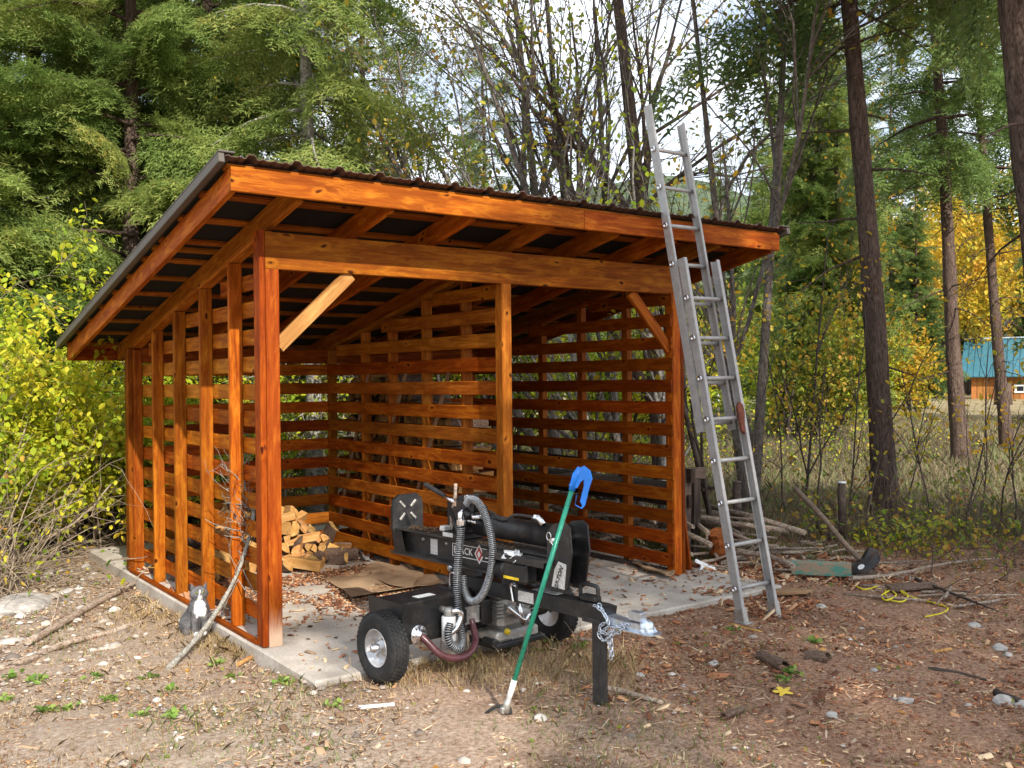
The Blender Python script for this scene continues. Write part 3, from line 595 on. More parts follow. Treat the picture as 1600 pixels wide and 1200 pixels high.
# bare cane thicket under the shrubs
def thicket(name, label, cx, cy, n, L, spread, seed, mat, leafn=0, lmat='olive', r=0.007, arch=0.10):
    rg = random.Random(seed); rng = np.random.RandomState(seed); m = MB(); tips = []
    for i in range(n):
        x = cx+rg.uniform(-spread[0], spread[0]); y = cy+rg.uniform(-spread[1], spread[1])
        if -0.75 < x < 4.2 and -1 < y < 5.0: continue
        p = Vector((x, y, hz(x, y)-0.03)); a = rg.uniform(0, 2*PI)
        d = Vector((math.cos(a)*rg.uniform(0.1, 1.1), math.sin(a)*rg.uniform(0.1, 1.1), 1)); grow(m, tips, p, d, L*rg.uniform(0.5, 1.2), r*rg.uniform(0.5, 1.5), 1, rg, spread=0.8, wig=0.2, gravity=-arch, nseg=6, kids=(1, 3), sides=4)
    o = m.ob(name, MT[mat]); stuff(o, label, 'undergrowth')
    if leafn:
        T = np.array([tuple(q) for q in tips]); P = T[rng.randint(0, len(T), leafn)]+rng.normal(0, 0.06, (leafn, 3)); P[:, 2] = np.maximum(P[:, 2], H(P[:, 0], P[:, 1])+0.01)
        f = ob('leaves', leaves_mesh('leaves', P, 0.055, rng), MT[lmat], o); f['kind'] = 'stuff'
    return o
c = place(60, 8.9); thicket('bramble_thicket', 'tangle of bare tan canes under the lime shrub left of the slab', c.x, c.y, 330, 1.35, (1.9, 0.9), 41, 'twig_tan', 900, 'lime')
c = place(-150, 7.9); thicket('bramble_thicket', 'tangle of bare canes at the left edge of the yard', c.x, c.y, 160, 1.2, (1.0, 0.7), 42, 'twig_tan', 350, 'lime')
c = place(330, 12.4); thicket('bramble_thicket', 'brambles showing through the slats behind the shed', c.x, c.y, 260, 1.4, (2.2, 1.0), 43, 'twig', 1800, 'lime')
# leaning bare maples behind the right bay, arching up to the left
KM = dict(spread=0.5, wig=0.10, kids=(4, 6), nseg=7, gravity=0.0, lf=0.58)
def lean_tree(px, dep, L, r, dx, lb, seed, ln, lmat='olive', bk='bark_grey', kw=KM, depth=4, ls=0.07, toward=(0, 0)):
    """a stem whose top leans dx (to the right of the view when positive)"""
    d = RT0*dx+Vector((toward[0], toward[1], 0))+Vector((0, 0, 1)); k = dict(kw); k['w0'] = 0.035 if abs(dx) > 0.15 else 0.010
    return leafy('broadleaf_tree', lb, 'tree', place(px, dep), [(0, 0, tuple(d), L, r, depth, k)], ln, ls, lmat, bk, seed, group='broadleaf trees behind the shed', leafpart='crown', woodpart='trunk', spreadbox=0.12)
lean_tree(905, 12.5, 6.2, 0.075, -0.62, 'maple leaning far left over the roof with a tangle of bare twigs', 51, 1620)
lean_tree(960, 13.2, 6.0, 0.065, -0.48, 'second leaning maple reaching left over the roof', 52, 1620)
lean_tree(1010, 12.0, 6.4, 0.06, -0.33, 'bare maple curving left just behind the ladder top', 53, 1440)
lean_tree(870, 13.0, 5.2, 0.06, -0.85, 'low maple stem sprawling left above the middle of the roof', 54, 1620)
lean_tree(870, 15.5, 8.0, 0.11, -0.07, 'straight grey tree trunk rising behind the middle of the roof', 55, 1620)
lean_tree(925, 17.0, 8.5, 0.10, -0.10, 'slim grey trunk between the straight trunk and the dark thick one', 56, 1620)
lean_tree(965, 16.0, 8.0, 0.08, -0.05, 'slender upright trunk left of the dark thick one', 57, 1440)
lean_tree(1035, 15.0, 9.0, 0.17, -0.05, 'dark thick trunk directly behind the ladder top', 58, 1620, bk='bark_fir')
lean_tree(1172, 11.6, 6.0, 0.075, 0.10, 'forked grey stem right of the ladder, the nearer half of the pair', 59, 1260)
lean_tree(1165, 11.9, 6.5, 0.065, -0.10, 'grey stem leaning left right of the ladder, the farther half of the pair', 60, 800)
lean_tree(1255, 12.5, 3.6, 0.022, 0.10, 'thin young maple with orange leaves between the ladder and the thick trunk', 61, 600, 'gold', 'twig_dark', depth=3)
lean_tree(720, 14.0, 5.5, 0.05, -0.35, 'slim bare maple above the left part of the beam', 62, 900, 'gold')
lean_tree(560, 13.6, 5.0, 0.045, -0.12, 'golden leaved young maple right of the pale bare fir trunk', 63, 1600, 'gold', 'twig')
lean_tree(945, 11.2, 2.4, 0.06, -0.15, 'pale mottled stem seen through the slats of the right wall', 64, 500, 'lime', 'bark_birch', depth=3)
lean_tree(1035, 10.4, 2.8, 0.075, 0.0, 'pale mottled trunk seen through the slats beside the front right post', 65, 400, 'lime', 'bark_birch', depth=3)
lean_tree(1125, 9.6, 3.2, 0.035, -0.28, 'dark crooked stem leaning behind the lower ladder', 66, 350, 'gold', 'twig_dark', depth=3)
# gold and lime trees round the meadow
KG = dict(spread=0.55, wig=0.12, kids=(4, 6), nseg=6, gravity=0.02, lf=0.6)
def round_tree(px, dep, h, lb, seed, ln, ls, lmat, bk='twig_dark', n=1):
    st = fan(n, h, 0.03+0.01*h, 3, 0.25, 0.25*n, KG, random.Random(seed)); return leafy('broadleaf_tree', lb, 'tree', place(px, dep), st, ln, ls, lmat, bk, seed, group='broadleaf trees round the meadow', leafpart='crown', woodpart='trunk', spreadbox=0.3)
round_tree(1462, 58, 9.0, 'tall golden tree left of the cabin', 71, 11000, 0.26, 'gold', n=5)
round_tree(1530, 64, 10.0, 'second golden tree behind the cabin roof', 72, 9000, 0.26, 'gold', n=4)
round_tree(1365, 31, 2.2, 'golden green thicket tree right of the thick trunk', 73, 4500, 0.14, 'lime', n=4)
round_tree(1240, 24, 2.1, 'yellow leaved small tree behind the saplings right of the ladder', 74, 3500, 0.12, 'olive', n=4)
round_tree(1120, 22, 2.0, 'small yellow green tree behind the lower ladder', 75, 3200, 0.12, 'olive', n=4)
round_tree(1290, 26, 2.0, 'yellow green bush tree at the meadow edge', 76, 3500, 0.13, 'lime', n=4)
round_tree(930, 18, 1.9, 'yellow green bush tree seen through the right wall', 77, 4200, 0.11, 'lime', n=5)
round_tree(1040, 20, 2.0, 'olive bush tree seen beside the front right post', 78, 3500, 0.11, 'olive', n=4)
round_tree(1440, 30, 1.6, 'low gold bush at the foot of the dark dense fir', 79, 2500, 0.13, 'gold', n=4)
round_tree(820, 17, 2.0, 'green bush tree seen through the slats near the middle post', 80, 3800, 0.11, 'lime', n=5)
round_tree(640, 17, 2.6, 'leafy young tree behind the middle of the shed', 82, 3500, 0.11, 'olive', n=4)
# dark bare saplings at the meadow edge
SAP = [(1272, 10.5, 2.0, 0.15), (1325, 10.8, 2.6, 0.02), (1352, 10.3, 2.4, 0.1), (1455, 10.8, 1.9, -0.18), (1498, 10.4, 2.1, 0.08), (1525, 11.2, 1.7, 0.15), (1560, 10.6, 1.9, -0.12), (1587, 9.9, 1.6, 0.1), (1180, 10.2, 2.2, 0.0), (1230, 11.8, 2.4, -0.1), (1410, 12, 1.6, 0.12), (1640, 10, 1.8, -0.1)]
SL = ['first thin dark sapling right of the ladder, leaning right', 'thin dark sapling just left of the thick reddish trunk', 'thin sapling growing against the thick reddish trunk', 'leaning bare sapling right of the thick reddish trunk', 'tall dark sapling in the brush below the cabin', 'short forked sapling in the brush below the cabin', 'bare sapling in front of the cabin wall', 'short bare sapling near the right edge', 'slender sapling behind the ladder foot', 'slender sapling behind the axe handle', 'small sapling in the grass right of the thick trunk', 'bare sapling beyond the right edge of the brush']
for i, (px, dp, L, ln) in enumerate(SAP):
    d = RT0*ln+Vector((0, 0, 1)); leafy('sapling', SL[i], 'sapling', place(px, dp), [(0, 0, tuple(d), L, 0.013, 2, dict(spread=0.5, wig=0.12, kids=(3, 5), nseg=7, gravity=0.01, lf=0.45))], 60, 0.06, 'gold', 'twig_dark', 100+i, group='saplings at the meadow edge', leafpart='leaves', woodpart='stem', spreadbox=0.05)
c = place(1530, 10.2); thicket('brush', 'low brush of bare stems and yellowing leaves at the right edge of the yard', c.x, c.y, 330, 0.75, (2.1, 1.3), 44, 'twig', 1700, 'olive', 0.004, 0.05)
c = place(1440, 9.9); thicket('brush', 'small leafy green weeds in front of the thick reddish trunk', c.x, c.y, 90, 0.35, (0.9, 0.4), 45, 'twig', 700, 'lime', 0.003, 0.05)
c = place(1560, 26); thicket('brush', 'dry brush along the bank below the cabin', c.x, c.y, 200, 0.6, (6, 2), 46, 'twig', 900, 'olive', 0.01, 0.05)
c = place(1200, 19); thicket('brush', 'dry brush in the meadow behind the ladder', c.x, c.y, 260, 1.0, (5, 2), 47, 'twig', 2600, 'lime', 0.008, 0.05)

# meadow grass, as one mass
def blades(name, label, mat, P, hgt, wd, rng, lean=0.5, cat='grass'):
    n = len(P); a = rng.uniform(0, 2*PI, n); h = hgt*rng.uniform(0.5, 1.4, n); l = rng.uniform(0, lean, n)*h; b = rng.uniform(0, 2*PI, n)
    w = np.stack([np.cos(a), np.sin(a), 0*a], -1)*wd*rng.uniform(0.6, 1.3, n)[:, None]; t = np.stack([np.cos(b)*l, np.sin(b)*l, h], -1); mid = t*[0.35, 0.35, 0.6]
    V = np.stack([P-w, P+w, P+mid+w*0.7, P+t, P+mid-w*0.7], 1).reshape(-1, 3); F = np.arange(n*5).reshape(n, 5)
    return stuff(ob(name, mesh_np(name, V, F, rng.rand(n)), MT[mat]), label, cat)
def scatter(n, x0, x1, y0, y1, rng, dens=None, noslab=True, z=0.0):
    x = rng.uniform(x0, x1, n*3); y = rng.uniform(y0, y1, n*3); k = np.ones(n*3, bool)
    if noslab: k &= ~((x > SLAB[0]) & (x < SLAB[1]) & (y > SLAB[2]) & (y < SLAB[3]))
    if dens is not None: k &= rng.rand(n*3) < dens(x, y)
    x, y = x[k][:n], y[k][:n]; return np.stack([x, y, H(x, y)+z], -1)
rng = np.random.RandomState(77)
dep = rng.uniform(10.2, 30, 60000)**1.0; lat = rng.uniform(-0.1, 0.62, 60000)*dep
P = np.stack([CAM.x+FW.x*dep+RT0.x*lat, CAM.y+FW.y*dep+RT0.y*lat], -1); P = np.column_stack([P, H(P[:, 0], P[:, 1])])
blades('meadow_grass', 'dry brown and green meadow grass beyond the fence', 'meadow', P, 0.16, 0.008, rng, 1.0)

# ------------------------------------------------------------------ the wood shed
SH = thing('wood_shed', 'open orange stained timber wood shed with slatted walls and brown metal roof on a slab', 'shed', (0, 0, 0))
BCACHE = {}
def board(name, a, b, w, h, mat='stain', parent=SH, up=(0, 0, 1), ch=0.004, label=None):
    """plank from a to b; w across, h along the up side; the mesh is shared between boards of one size"""
    a = Vector(a); b = Vector(b); L = (b-a).length; key = (name, round(L, 3), w, h, ch)
    if key not in BCACHE:
        m = MB(); c = ch; y, z = w/2, h/2
        sec = [(-y+c, -z), (y-c, -z), (y, -z+c), (y, z-c), (y-c, z), (-y+c, z), (-y, z-c), (-y, -z+c)]
        vs = [(x, p, q) for x in (-L/2, L/2) for p, q in sec]
        fs = [(i, (i+1) % 8, (i+1) % 8+8, i+8) for i in range(8)]+[tuple(reversed(range(8))), tuple(range(8, 16))]
        BCACHE[key] = m.add(vs, fs).mesh(name)
    me = BCACHE[key]; o = bpy.data.objects.new(name, me)
    if len(me.materials) == 0: me.materials.append(MT[mat])
    link(o, parent)
    if me.materials[0] != MT[mat]: o.material_slots[0].link = 'OBJECT'; o.material_slots[0].material = MT[mat]
    x = (b-a).normalized(); u = Vector(up); y = u.cross(x).normalized(); z = x.cross(y)
    Mx = Matrix.Identity(4)
    for i in range(3): Mx[i][0], Mx[i][1], Mx[i][2], Mx[i][3] = x[i], y[i], z[i], (a[i]+b[i])/2
    o.matrix_local = Mx
    if label: o['label'] = label
    return o
OA, OB, OC, OD = 0.380, 0.425, 0.618, 0.722; ZF, SL_ = 2.867, 0.2017
def zr(y): return ZF-SL_*(y+OB)          # top edge of the rafters
YB = D+OC
rz_ = math.atan(SL_); ca_ = math.cos(rz_)
RD = 0.14
# posts
board('post', (0.045, 0.0445, 0.002), (0.045, 0.0445, 2.362), 0.089, 0.089, 'post_wood', up=(0, 1, 0), label='front corner post with pale worn foot')
board('post', (1.845, 0.0445, 0.002), (1.845, 0.0445, 2.362), 0.086, 0.089, 'stain_lite', up=(0, 1, 0), label='paler middle post of the front')
board('post', (3.605, 0.0445, 0.002), (3.605, 0.0445, 2.362), 0.089, 0.089, up=(0, 1, 0))
board('post', (0.045, D-0.045, 0.002), (0.045, D-0.045, zr(D)-RD-0.045), 0.089, 0.089, up=(0, 1, 0))
board('post', (3.605, D-0.045, 0.002), (3.605, D-0.045, zr(D)-RD-0.045), 0.089, 0.089, up=(0, 1, 0))
board('post_facing', (-0.021, 0.05, 0.01), (-0.021, 0.05, 2.60), 0.038, 0.10, 'stain_dark', up=(0, 1, 0))
board('post_facing', (3.672, 0.05, 0.01), (3.672, 0.05, 2.50), 0.038, 0.10, 'stain_dark', up=(0, 1, 0))
board('post_facing', (-0.021, D-0.05, 0.01), (-0.021, D-0.05, zr(D)-RD-0.02), 0.038, 0.10, 'stain_dark', up=(0, 1, 0))
# front beam, rear beam
board('beam', (0.0, 0.020, 2.478), (3.65, 0.020, 2.478), 0.038, 0.232)
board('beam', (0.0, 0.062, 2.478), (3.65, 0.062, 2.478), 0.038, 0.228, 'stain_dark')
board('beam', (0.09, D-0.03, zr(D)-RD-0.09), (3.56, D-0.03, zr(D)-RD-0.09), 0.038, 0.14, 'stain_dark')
# rafters along the slope
def sloped(name, x, y0, y1, zoff, w, h, mat): return board(name, (x, y0, zr(y0)+zoff), (x, y1, zr(y1)+zoff), w, h, mat)
for i, x in enumerate((0.060, 0.670, 1.290, 1.960, 2.580, 3.190, 3.700)):
    sloped('rafter', x, -OB+0.041, YB-0.041, -RD/2/ca_, 0.042, RD, 'stain' if i % 3 else 'stain_lite')
sloped('barge_rafter', -OA+0.019, -OB+0.0005, YB-0.001, -RD/2/ca_, 0.038, RD-0.002, 'stain')
sloped('barge_rafter', W+OD-0.019, -OB+0.041, YB-0.001, -RD/2/ca_, 0.038, RD-0.002, 'stain_dark')
# fascia boards: two lengths at the front with a butt joint, one at the back
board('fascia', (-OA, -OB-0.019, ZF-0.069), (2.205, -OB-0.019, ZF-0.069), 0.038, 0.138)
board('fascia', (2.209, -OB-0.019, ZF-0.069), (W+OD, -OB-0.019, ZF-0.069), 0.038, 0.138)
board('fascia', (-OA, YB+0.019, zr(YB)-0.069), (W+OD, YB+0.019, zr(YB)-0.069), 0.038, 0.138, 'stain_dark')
# top plates below the side rafters and the partition
for x, m_ in ((0.045, 'stain_lite'), (3.655, 'stain_dark'), (1.93, 'stain_lite')):
    sloped('top_plate', x, 0.10, D-0.05, -RD/ca_-0.022, 0.086, 0.036, m_)
# purlins and roof sheets
ny = 11; ys = [-OB+0.03+(YB+OB-0.06)*(i/(ny-1)) for i in range(ny)]; ys.insert(4, ys[3]+0.17)
for y in ys: board('purlin', (-OA-0.012, y, zr(y)+0.0105), (W+OD+0.012, y, zr(y)+0.0105), 0.075, 0.019, 'stain_lite', up=(0, SL_, 1), ch=0.002)
m = MB(); yc = (YB-OB)/2; m.box((W/2+(OD-OA)/2, yc, zr(yc)+0.0225), (W+OA+OD+0.02, (YB+OB+0.03)/ca_, 0.003), R=Matrix.Rotation(-rz_, 3, 'X')); m.ob('felt_underlay', MT['felt'], SH)
def sheet(x0, x1):
    P = 0.272; pr = []
    x = x0
    st = 0.0085; n = int(round((x1-x0)/st))
    for i in range(n+1):
        x = x0+(x1-x0)*i/n; u = (x/P) % 1.0; d = min(u, 1-u)*P
        z = 0.024*max(0, min(1, (0.034-d)/0.016)); 
        u2 = (u*4) % 1.0; d2 = min(u2, 1-u2); 
        if d > 0.034: z = 0.0065*max(0, min(1, (0.20-d2)/0.1))
        pr.append((x, z))
    vs = []; y0, y1 = -OB-0.075, YB+0.07
    for (x, z) in pr:
        for y in (y0, y1): vs.append((x, y, zr(y)+0.027+z)); vs.append((x, y, zr(y)+0.0255+z+0.006))
    fs = []
    for i in range(n):
        a, b = i*4, (i+1)*4
        fs += [(a+1, b+1, b+3, a+3), (a, a+2, b+2, b), (a, b, b+1, a+1), (a+2, a+3, b+3, b+2)]
    fs += [(0, 1, 3, 2), (n*4, n*4+2, n*4+3, n*4+1)]
    mb = MB(); mb.add(vs, fs); mb.ob('roof_sheet', MT['roof'], SH)
xs = np.linspace(-OA-0.045, W+OD+0.055, 6)
for i in range(5): sheet(xs[i]+0.0015*(i > 0), xs[i+1])
for sx_, x in ((-1, -OA-0.066), (1, W+OD+0.075)):
    m = MB(); y0, y1 = -OB-0.078, YB+0.075; c = Vector((x, (y0+y1)/2, zr((y0+y1)/2)+0.018)); m.box(c, (0.036, (y1-y0)/ca_, 0.056), R=Matrix.Rotation(-rz_, 3, 'X'), bev=0.004)
    m.box(c+Vector((-sx_*0.03, 0, 0.036)), (0.095, (y1-y0)/ca_, 0.012), R=Matrix.Rotation(-rz_, 3, 'X'), bev=0.003); m.ob('gable_trim', MT['trim'], SH)
# left wall: studs outside, slats on the inner faces; sill
STY = (0.665, 1.272, 1.896, 2.486)
for y in STY: board('stud', (0.045, y+0.0, 0.002), (0.045, y, zr(y)-RD/ca_-0.042), 0.089, 0.040, up=(0, 1, 0))
board('sill', (-0.03, 0.11, 0.017), (-0.03, D-0.11, 0.017), 0.032, 0.030, 'stain_dark')
ZS = [0.13+0.1828*k for k in range(14)]
def zlim(y): return zr(y)-RD/ca_-0.045
rs_ = random.Random(12)
def side_slats(x, y0, y1, mats, w=0.019, h=0.107):
    for k, z in enumerate(ZS):
        z = z+rs_.uniform(-0.004, 0.004); ye = y1
        zt = z+h/2
        if zlim(y0) < zt: continue
        if zlim(y1) < zt: ye = min(y1, (ZF-RD/ca_-0.045-zt)/SL_-OB)
        if ye-y0 < 0.4: continue
        board('slat', (x, y0+rs_.uniform(-0.008, 0.008), z+rs_.uniform(-0.003, 0.003)), (x, ye, z+rs_.uniform(-0.004, 0.004)), w, h, rs_.choice(mats))
side_slats(0.101, 0.10, D-0.02, ['stain', 'stain', 'stain_lite'])
# partition between the two bays
for y in (0.67, 1.28, 1.87, 2.39, 3.12): board('stud', (1.93, y, 0.002), (1.93, y, zr(y)-RD/ca_-0.042), 0.089, 0.040, 'stain_lite', up=(0, 1, 0))
side_slats(1.874, 0.095, 3.10, ['stain', 'stain_lite', 'stain_dark'])
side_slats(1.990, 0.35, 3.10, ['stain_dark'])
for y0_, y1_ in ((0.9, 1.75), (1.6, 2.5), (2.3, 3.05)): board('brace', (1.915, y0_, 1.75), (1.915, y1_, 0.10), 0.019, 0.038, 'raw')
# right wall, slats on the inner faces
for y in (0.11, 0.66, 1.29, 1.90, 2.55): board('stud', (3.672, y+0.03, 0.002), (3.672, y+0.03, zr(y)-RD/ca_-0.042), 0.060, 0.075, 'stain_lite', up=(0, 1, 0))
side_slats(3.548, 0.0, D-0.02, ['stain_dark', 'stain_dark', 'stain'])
board('sill', (3.60, 0.11, 0.017), (3.60, D-0.1, 0.017), 0.06, 0.034, 'grey_wood')
# back wall slats on the inner side and rear studs
for x0, x1 in ((0.115, 1.86), (2.0, 3.53)):
    for k, z in enumerate(ZS):
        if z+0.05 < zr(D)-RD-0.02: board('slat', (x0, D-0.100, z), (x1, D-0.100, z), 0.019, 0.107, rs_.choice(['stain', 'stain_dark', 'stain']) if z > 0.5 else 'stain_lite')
for x in (0.62, 1.25, 2.5, 3.05): board('stud', (x, D-0.045, 0.002), (x, D-0.045, zr(D)-RD-0.165), 0.040, 0.086, 'stain_dark', up=(0, 1, 0)) if x > 2 else None
# knee braces at the front
board('brace', (0.600, 0.045, 2.360), (0.094, 0.045, 1.880), 0.040, 0.089, 'brace_wood', label='paler unstained brace at the left front corner')
board('brace', (3.120, 0.045, 2.360), (3.558, 0.045, 1.900), 0.040, 0.089, 'stain')

# ------------------------------------------------------------------ aluminium extension ladder
FL = gnd(1160, 974)
top = Vector((2.975, -0.60, 2.93)); ldir = (top-FL).normalized()
def ladder():
    t = thing('extension_ladder', 'grey aluminium extension ladder leaning on the right end of the shed roof', 'ladder', FL)
    d = ldir; x = Vector((1, 0, 0)); x = (x-d*x.dot(d)).normalized(); n = x.cross(d).normalized()     # n towards the shed
    if n.y < 0: n = -n
    R = Matrix((x, n, d)).transposed()
    def rail(xo, no, s0, s1, wd, sgn):
        m = MB(); c = d*((s0+s1)/2)+x*xo+n*no; L = s1-s0
        m.box(c+x*(-sgn*wd/2+sgn*0.0), (0.0035, 0.066, L), R=R); m.box(c+n*0.032+x*(-sgn*0.0), (wd-0.004, 0.0045, L), R=R); m.box(c-n*0.032, (wd-0.004, 0.0045, L), R=R)
        m.box(c-n*0.0285+x*(sgn*wd/2*0.8), (0.004, 0.005, L), R=R)
        return m.ob('rail', MT['alu'], t)
    Wd = 0.355; S = 0.305
    # base section (in front), fly section (behind, towards the shed)
    for xo, sg in ((0.0, 1), (Wd, -1)): rail(xo, 0, 0.03, 2.68, 0.03, sg)
    for xo, sg in ((-0.012, 1), (Wd-0.030, -1)): rail(xo, 0.085, 1.38, 3.93 if sg > 0 else 3.83, 0.022, sg)
    def rung(s, xo0, xo1, no, pl):
        m = MB(); a = d*s+x*xo0+n*no; b = d*s+x*xo1+n*no; m.tube([a-x*0.004, b+x*0.004], 0.0155, 12); m.ob('rung', MT['alu'], t)
        if pl:
            m = MB(); m.lathe([(0.0, -0.004), (0.012, -0.004), (0.012, 0.003), (0.021, 0.003), (0.021, -0.003), (0.024, -0.003)], a-x*0.018, -x, 14); m.ob('rung_collar', MT['chrome'], t)
    for k in range(8): rung(0.24+S*k, -0.012, Wd+0.012, 0, True)
    for k in range(8): rung(1.44+S*k, -0.018, Wd-0.022, 0.085, k > 3)
    for xo in (0.0, Wd):
        m = MB(); m.box(d*0.045+x*xo, (0.050, 0.088, 0.11), R=R, bev=0.006); m.box(Vector((xo, 0.0, 0.0))+x*0.008, (0.085, 0.12, 0.026), bev=0.004); m.ob('foot', MT['cast'], t)
    m = MB(); c = d*(0.24+S*4+0.03)+x*(Wd-0.04)-n*0.025
    m.prism([(-0.03, -0.13), (0.0, -0.16), (0.02, -0.06), (0.035, 0.0), (0.03, 0.06), (0.0, 0.085), (-0.035, 0.05), (-0.03, -0.04)], c, x, d, 0.02); m.tube([c+d*0.02, c-d*0.10+x*0.005], 0.014, 8); m.ob('rung_lock', MT['rust'], t)
    return t
ladder()

# ------------------------------------------------------------------ log splitter
K = 0.957
LS = thing('log_splitter', 'black towable hydraulic log splitter with steel sprung hoses parked before the shed', 'log splitter', CAM+(Vector((1.04, -0.67, -0.1))-CAM)*K, math.radians(6))
LS.scale = (K, K, K)
X_, Y_, Z_ = Vector((1, 0, 0)), Vector((0, 1, 0)), Vector((0, 0, 1))
def P(name, mb, mat, parent=LS, label=None):
    o = mb.ob(name, MT[mat], parent)
    if label: o['label'] = label
    return o
def wheel(x, y, sgn):
    t = bpy.data.objects.new('wheel', None); link(t, LS); t.location = (x, y, 0.205)
    R = 0.205; w = 0.058
    m = MB(); pr = [(0.106, -0.045), (0.125, -0.052), (0.155, -0.060), (0.185, -0.057), (0.198, -0.046), (0.2035, -0.034), (0.205, -0.012), (0.205, 0.012), (0.2035, 0.034), (0.198, 0.046), (0.185, 0.057), (0.155, 0.060), (0.125, 0.052), (0.106, 0.045)]
    m.lathe(pr, (0, 0, 0), (1, 0, 0), 48)
    tyre = m.ob('tyre', MT['rubber'], t)
    m = MB()       # tread blocks
    for k in range(44):
        a = 2*PI*k/44
        for xx, ph in ((-0.034, 0), (-0.012, 0.5), (0.012, 0), (0.034, 0.5)):
            aa = a+ph*2*PI/44; Rm = Matrix.Rotation(aa, 3, 'X'); m.box(Rm @ Vector((xx, 0, 0.2045)), (0.017, 0.019, 0.008), R=Rm)
    m.ob('tread', MT['rubber'], tyre)
    m = MB(); m.lathe([(0.107, sgn*0.045), (0.112, sgn*0.049), (0.108, sgn*0.051), (0.100, sgn*0.040), (0.096, sgn*0.012), (0.07, sgn*0.002), (0.05, sgn*0.016), (0.036, sgn*0.018), (0.034, sgn*0.03), (0.0, sgn*0.03)], (0, 0, 0), (1, 0, 0), 32)
    m.lathe([(0.107, -sgn*0.045), (0.02, -sgn*0.02)], (0, 0, 0), (1, 0, 0), 32); m.ob('rim', MT['rim'], t)
    m = MB(); m.lathe([(0.026, sgn*0.03), (0.024, sgn*0.065), (0.018, sgn*0.068), (0.018, sgn*0.078), (0.0, sgn*0.078)], (0, 0, 0), (1, 0, 0), 16)
    for k in range(4): a = k*PI/2+0.4; m.lathe([(0.0, 0), (0.009, 0), (0.009, sgn*0.014), (0, sgn*0.014)][::-1], (sgn*0.014, 0.058*math.cos(a), 0.058*math.sin(a)), (1, 0, 0), 6, False)
    m.ob('hub', MT['chrome'], t); return t
wheel(-0.655, -0.01, -1); wheel(0.70, -0.04, 1)
m = MB(); m.tube([(-0.60, 0, 0.205), (0.64, -0.03, 0.205)], 0.02, 10); P('axle', m, 'blk')
# reservoir across the axle
m = MB(); m.box((-0.345, 0.02, 0.335), (0.50, 0.27, 0.245), bev=0.006); P('oil_tank', m, 'blk')
m = MB(); m.prism([(-0.15, -0.13), (0.15, -0.13), (0.19, 0.135), (-0.17, 0.135)], (-0.600, 0.02, 0.33), (0, 1, 0), (0, 0, 1), -0.008); P('tank_end_plate', m, 'blk')
m = MB(); m.box((-0.36, -0.02, 0.4595), (0.13, 0.06, 0.002)); P('sticker', m, 'white', label='white sticker on the oil tank')
m = MB(); m.lathe([(0.0, 0.04), (0.024, 0.04), (0.026, 0.014), (0.055, 0.012), (0.060, 0.008), (0.060, 0.0)], (-0.478, -0.118, 0.262), (0, -1, 0), 24)
for k in range(6): a = k*PI/3; m.lathe([(0, 0.02), (0.007, 0.02), (0.007, 0.01)], (-0.478+0.046*math.cos(a), -0.118, 0.262+0.046*math.sin(a)), (0, -1, 0), 6, False)
P('suction_flange', m, 'chrome')
m = MB(); m.lathe([(0.0, 0.0), (0.036, 0.0), (0.043, 0.006), (0.043, 0.145), (0.038, 0.15), (0.0, 0.15)][::-1], (-0.30, -0.185, 0.205), (0, 0, 1), 22); P('oil_filter', m, 'white')
m = MB(); m.lathe([(0.03, 0.0), (0.032, 0.03), (0.024, 0.05), (0.0, 0.05)], (-0.30, -0.185, 0.356), (0, 0, 1), 16); m.tube([(-0.30, -0.185, 0.385), (-0.30, -0.11, 0.385)], 0.02, 10); m.tube([(-0.30, -0.185, 0.382), (-0.25, -0.21, 0.385)], 0.015, 10); P('filter_head', m, 'cast')
# springs round the hoses
def sprung_hose(name, pts, r, pitch, mat='spring'):
    path = smooth_path(pts, 8); m = MB(); m.tube(path, r*0.84, 10); h = P(name, m, 'rubber')
    L = [0.0]
    for a, b in zip(path, path[1:]): L.append(L[-1]+(b-a).length)
    ns = int(L[-1]/pitch*9); sp = []; u = None
    for i in range(ns+1):
        s = L[-1]*i/ns; k = min(len(path)-2, max(0, int(np.searchsorted(L, s))-1)); f = (s-L[k])/max(1e-6, L[k+1]-L[k]); p = path[k].lerp(path[k+1], f); tg = (path[k+1]-path[k]).normalized()
        u = (u-tg*u.dot(tg)).normalized() if u is not None else tg.orthogonal().normalized(); w = tg.cross(u); a = 2*PI*i/9; sp.append(p+(u*math.cos(a)+w*math.sin(a))*r)
    m = MB(); m.tube(sp, 0.0030, 4, False); o = m.ob('hose_spring', MT[mat], h); return h
sprung_hose('hose', [(-0.13, -0.10, 0.86), (-0.135, -0.10, 0.80), (-0.15, -0.10, 0.70), (-0.165, -0.10, 0.55), (-0.18, -0.12, 0.40), (-0.19, -0.14, 0.30), (-0.21, -0.20, 0.20), (-0.27, -0.24, 0.165), (-0.33, -0.24, 0.20), (-0.345, -0.23, 0.26), (-0.315, -0.22, 0.32)], 0.024, 0.0125)
sprung_hose('hose', [(-0.12, -0.14, 1.00), (-0.13, -0.19, 1.035), (-0.14, -0.28, 1.02), (-0.15, -0.36, 0.94), (-0.16, -0.42, 0.82), (-0.165, -0.43, 0.70), (-0.16, -0.38, 0.56), (-0.15, -0.30, 0.46), (-0.14, -0.20, 0.42), (-0.13, -0.13, 0.47), (-0.12, -0.10, 0.56)], 0.021, 0.0105)
m = MB(); m.tube(smooth_path([(-0.30, -0.215, 0.385), (-0.262, -0.235, 0.385), (-0.25, -0.24, 0.35), (-0.285, -0.24, 0.29), (-0.315, -0.225, 0.262)], 6), 0.017, 12); P('hose_fitting', m, 'chrome')
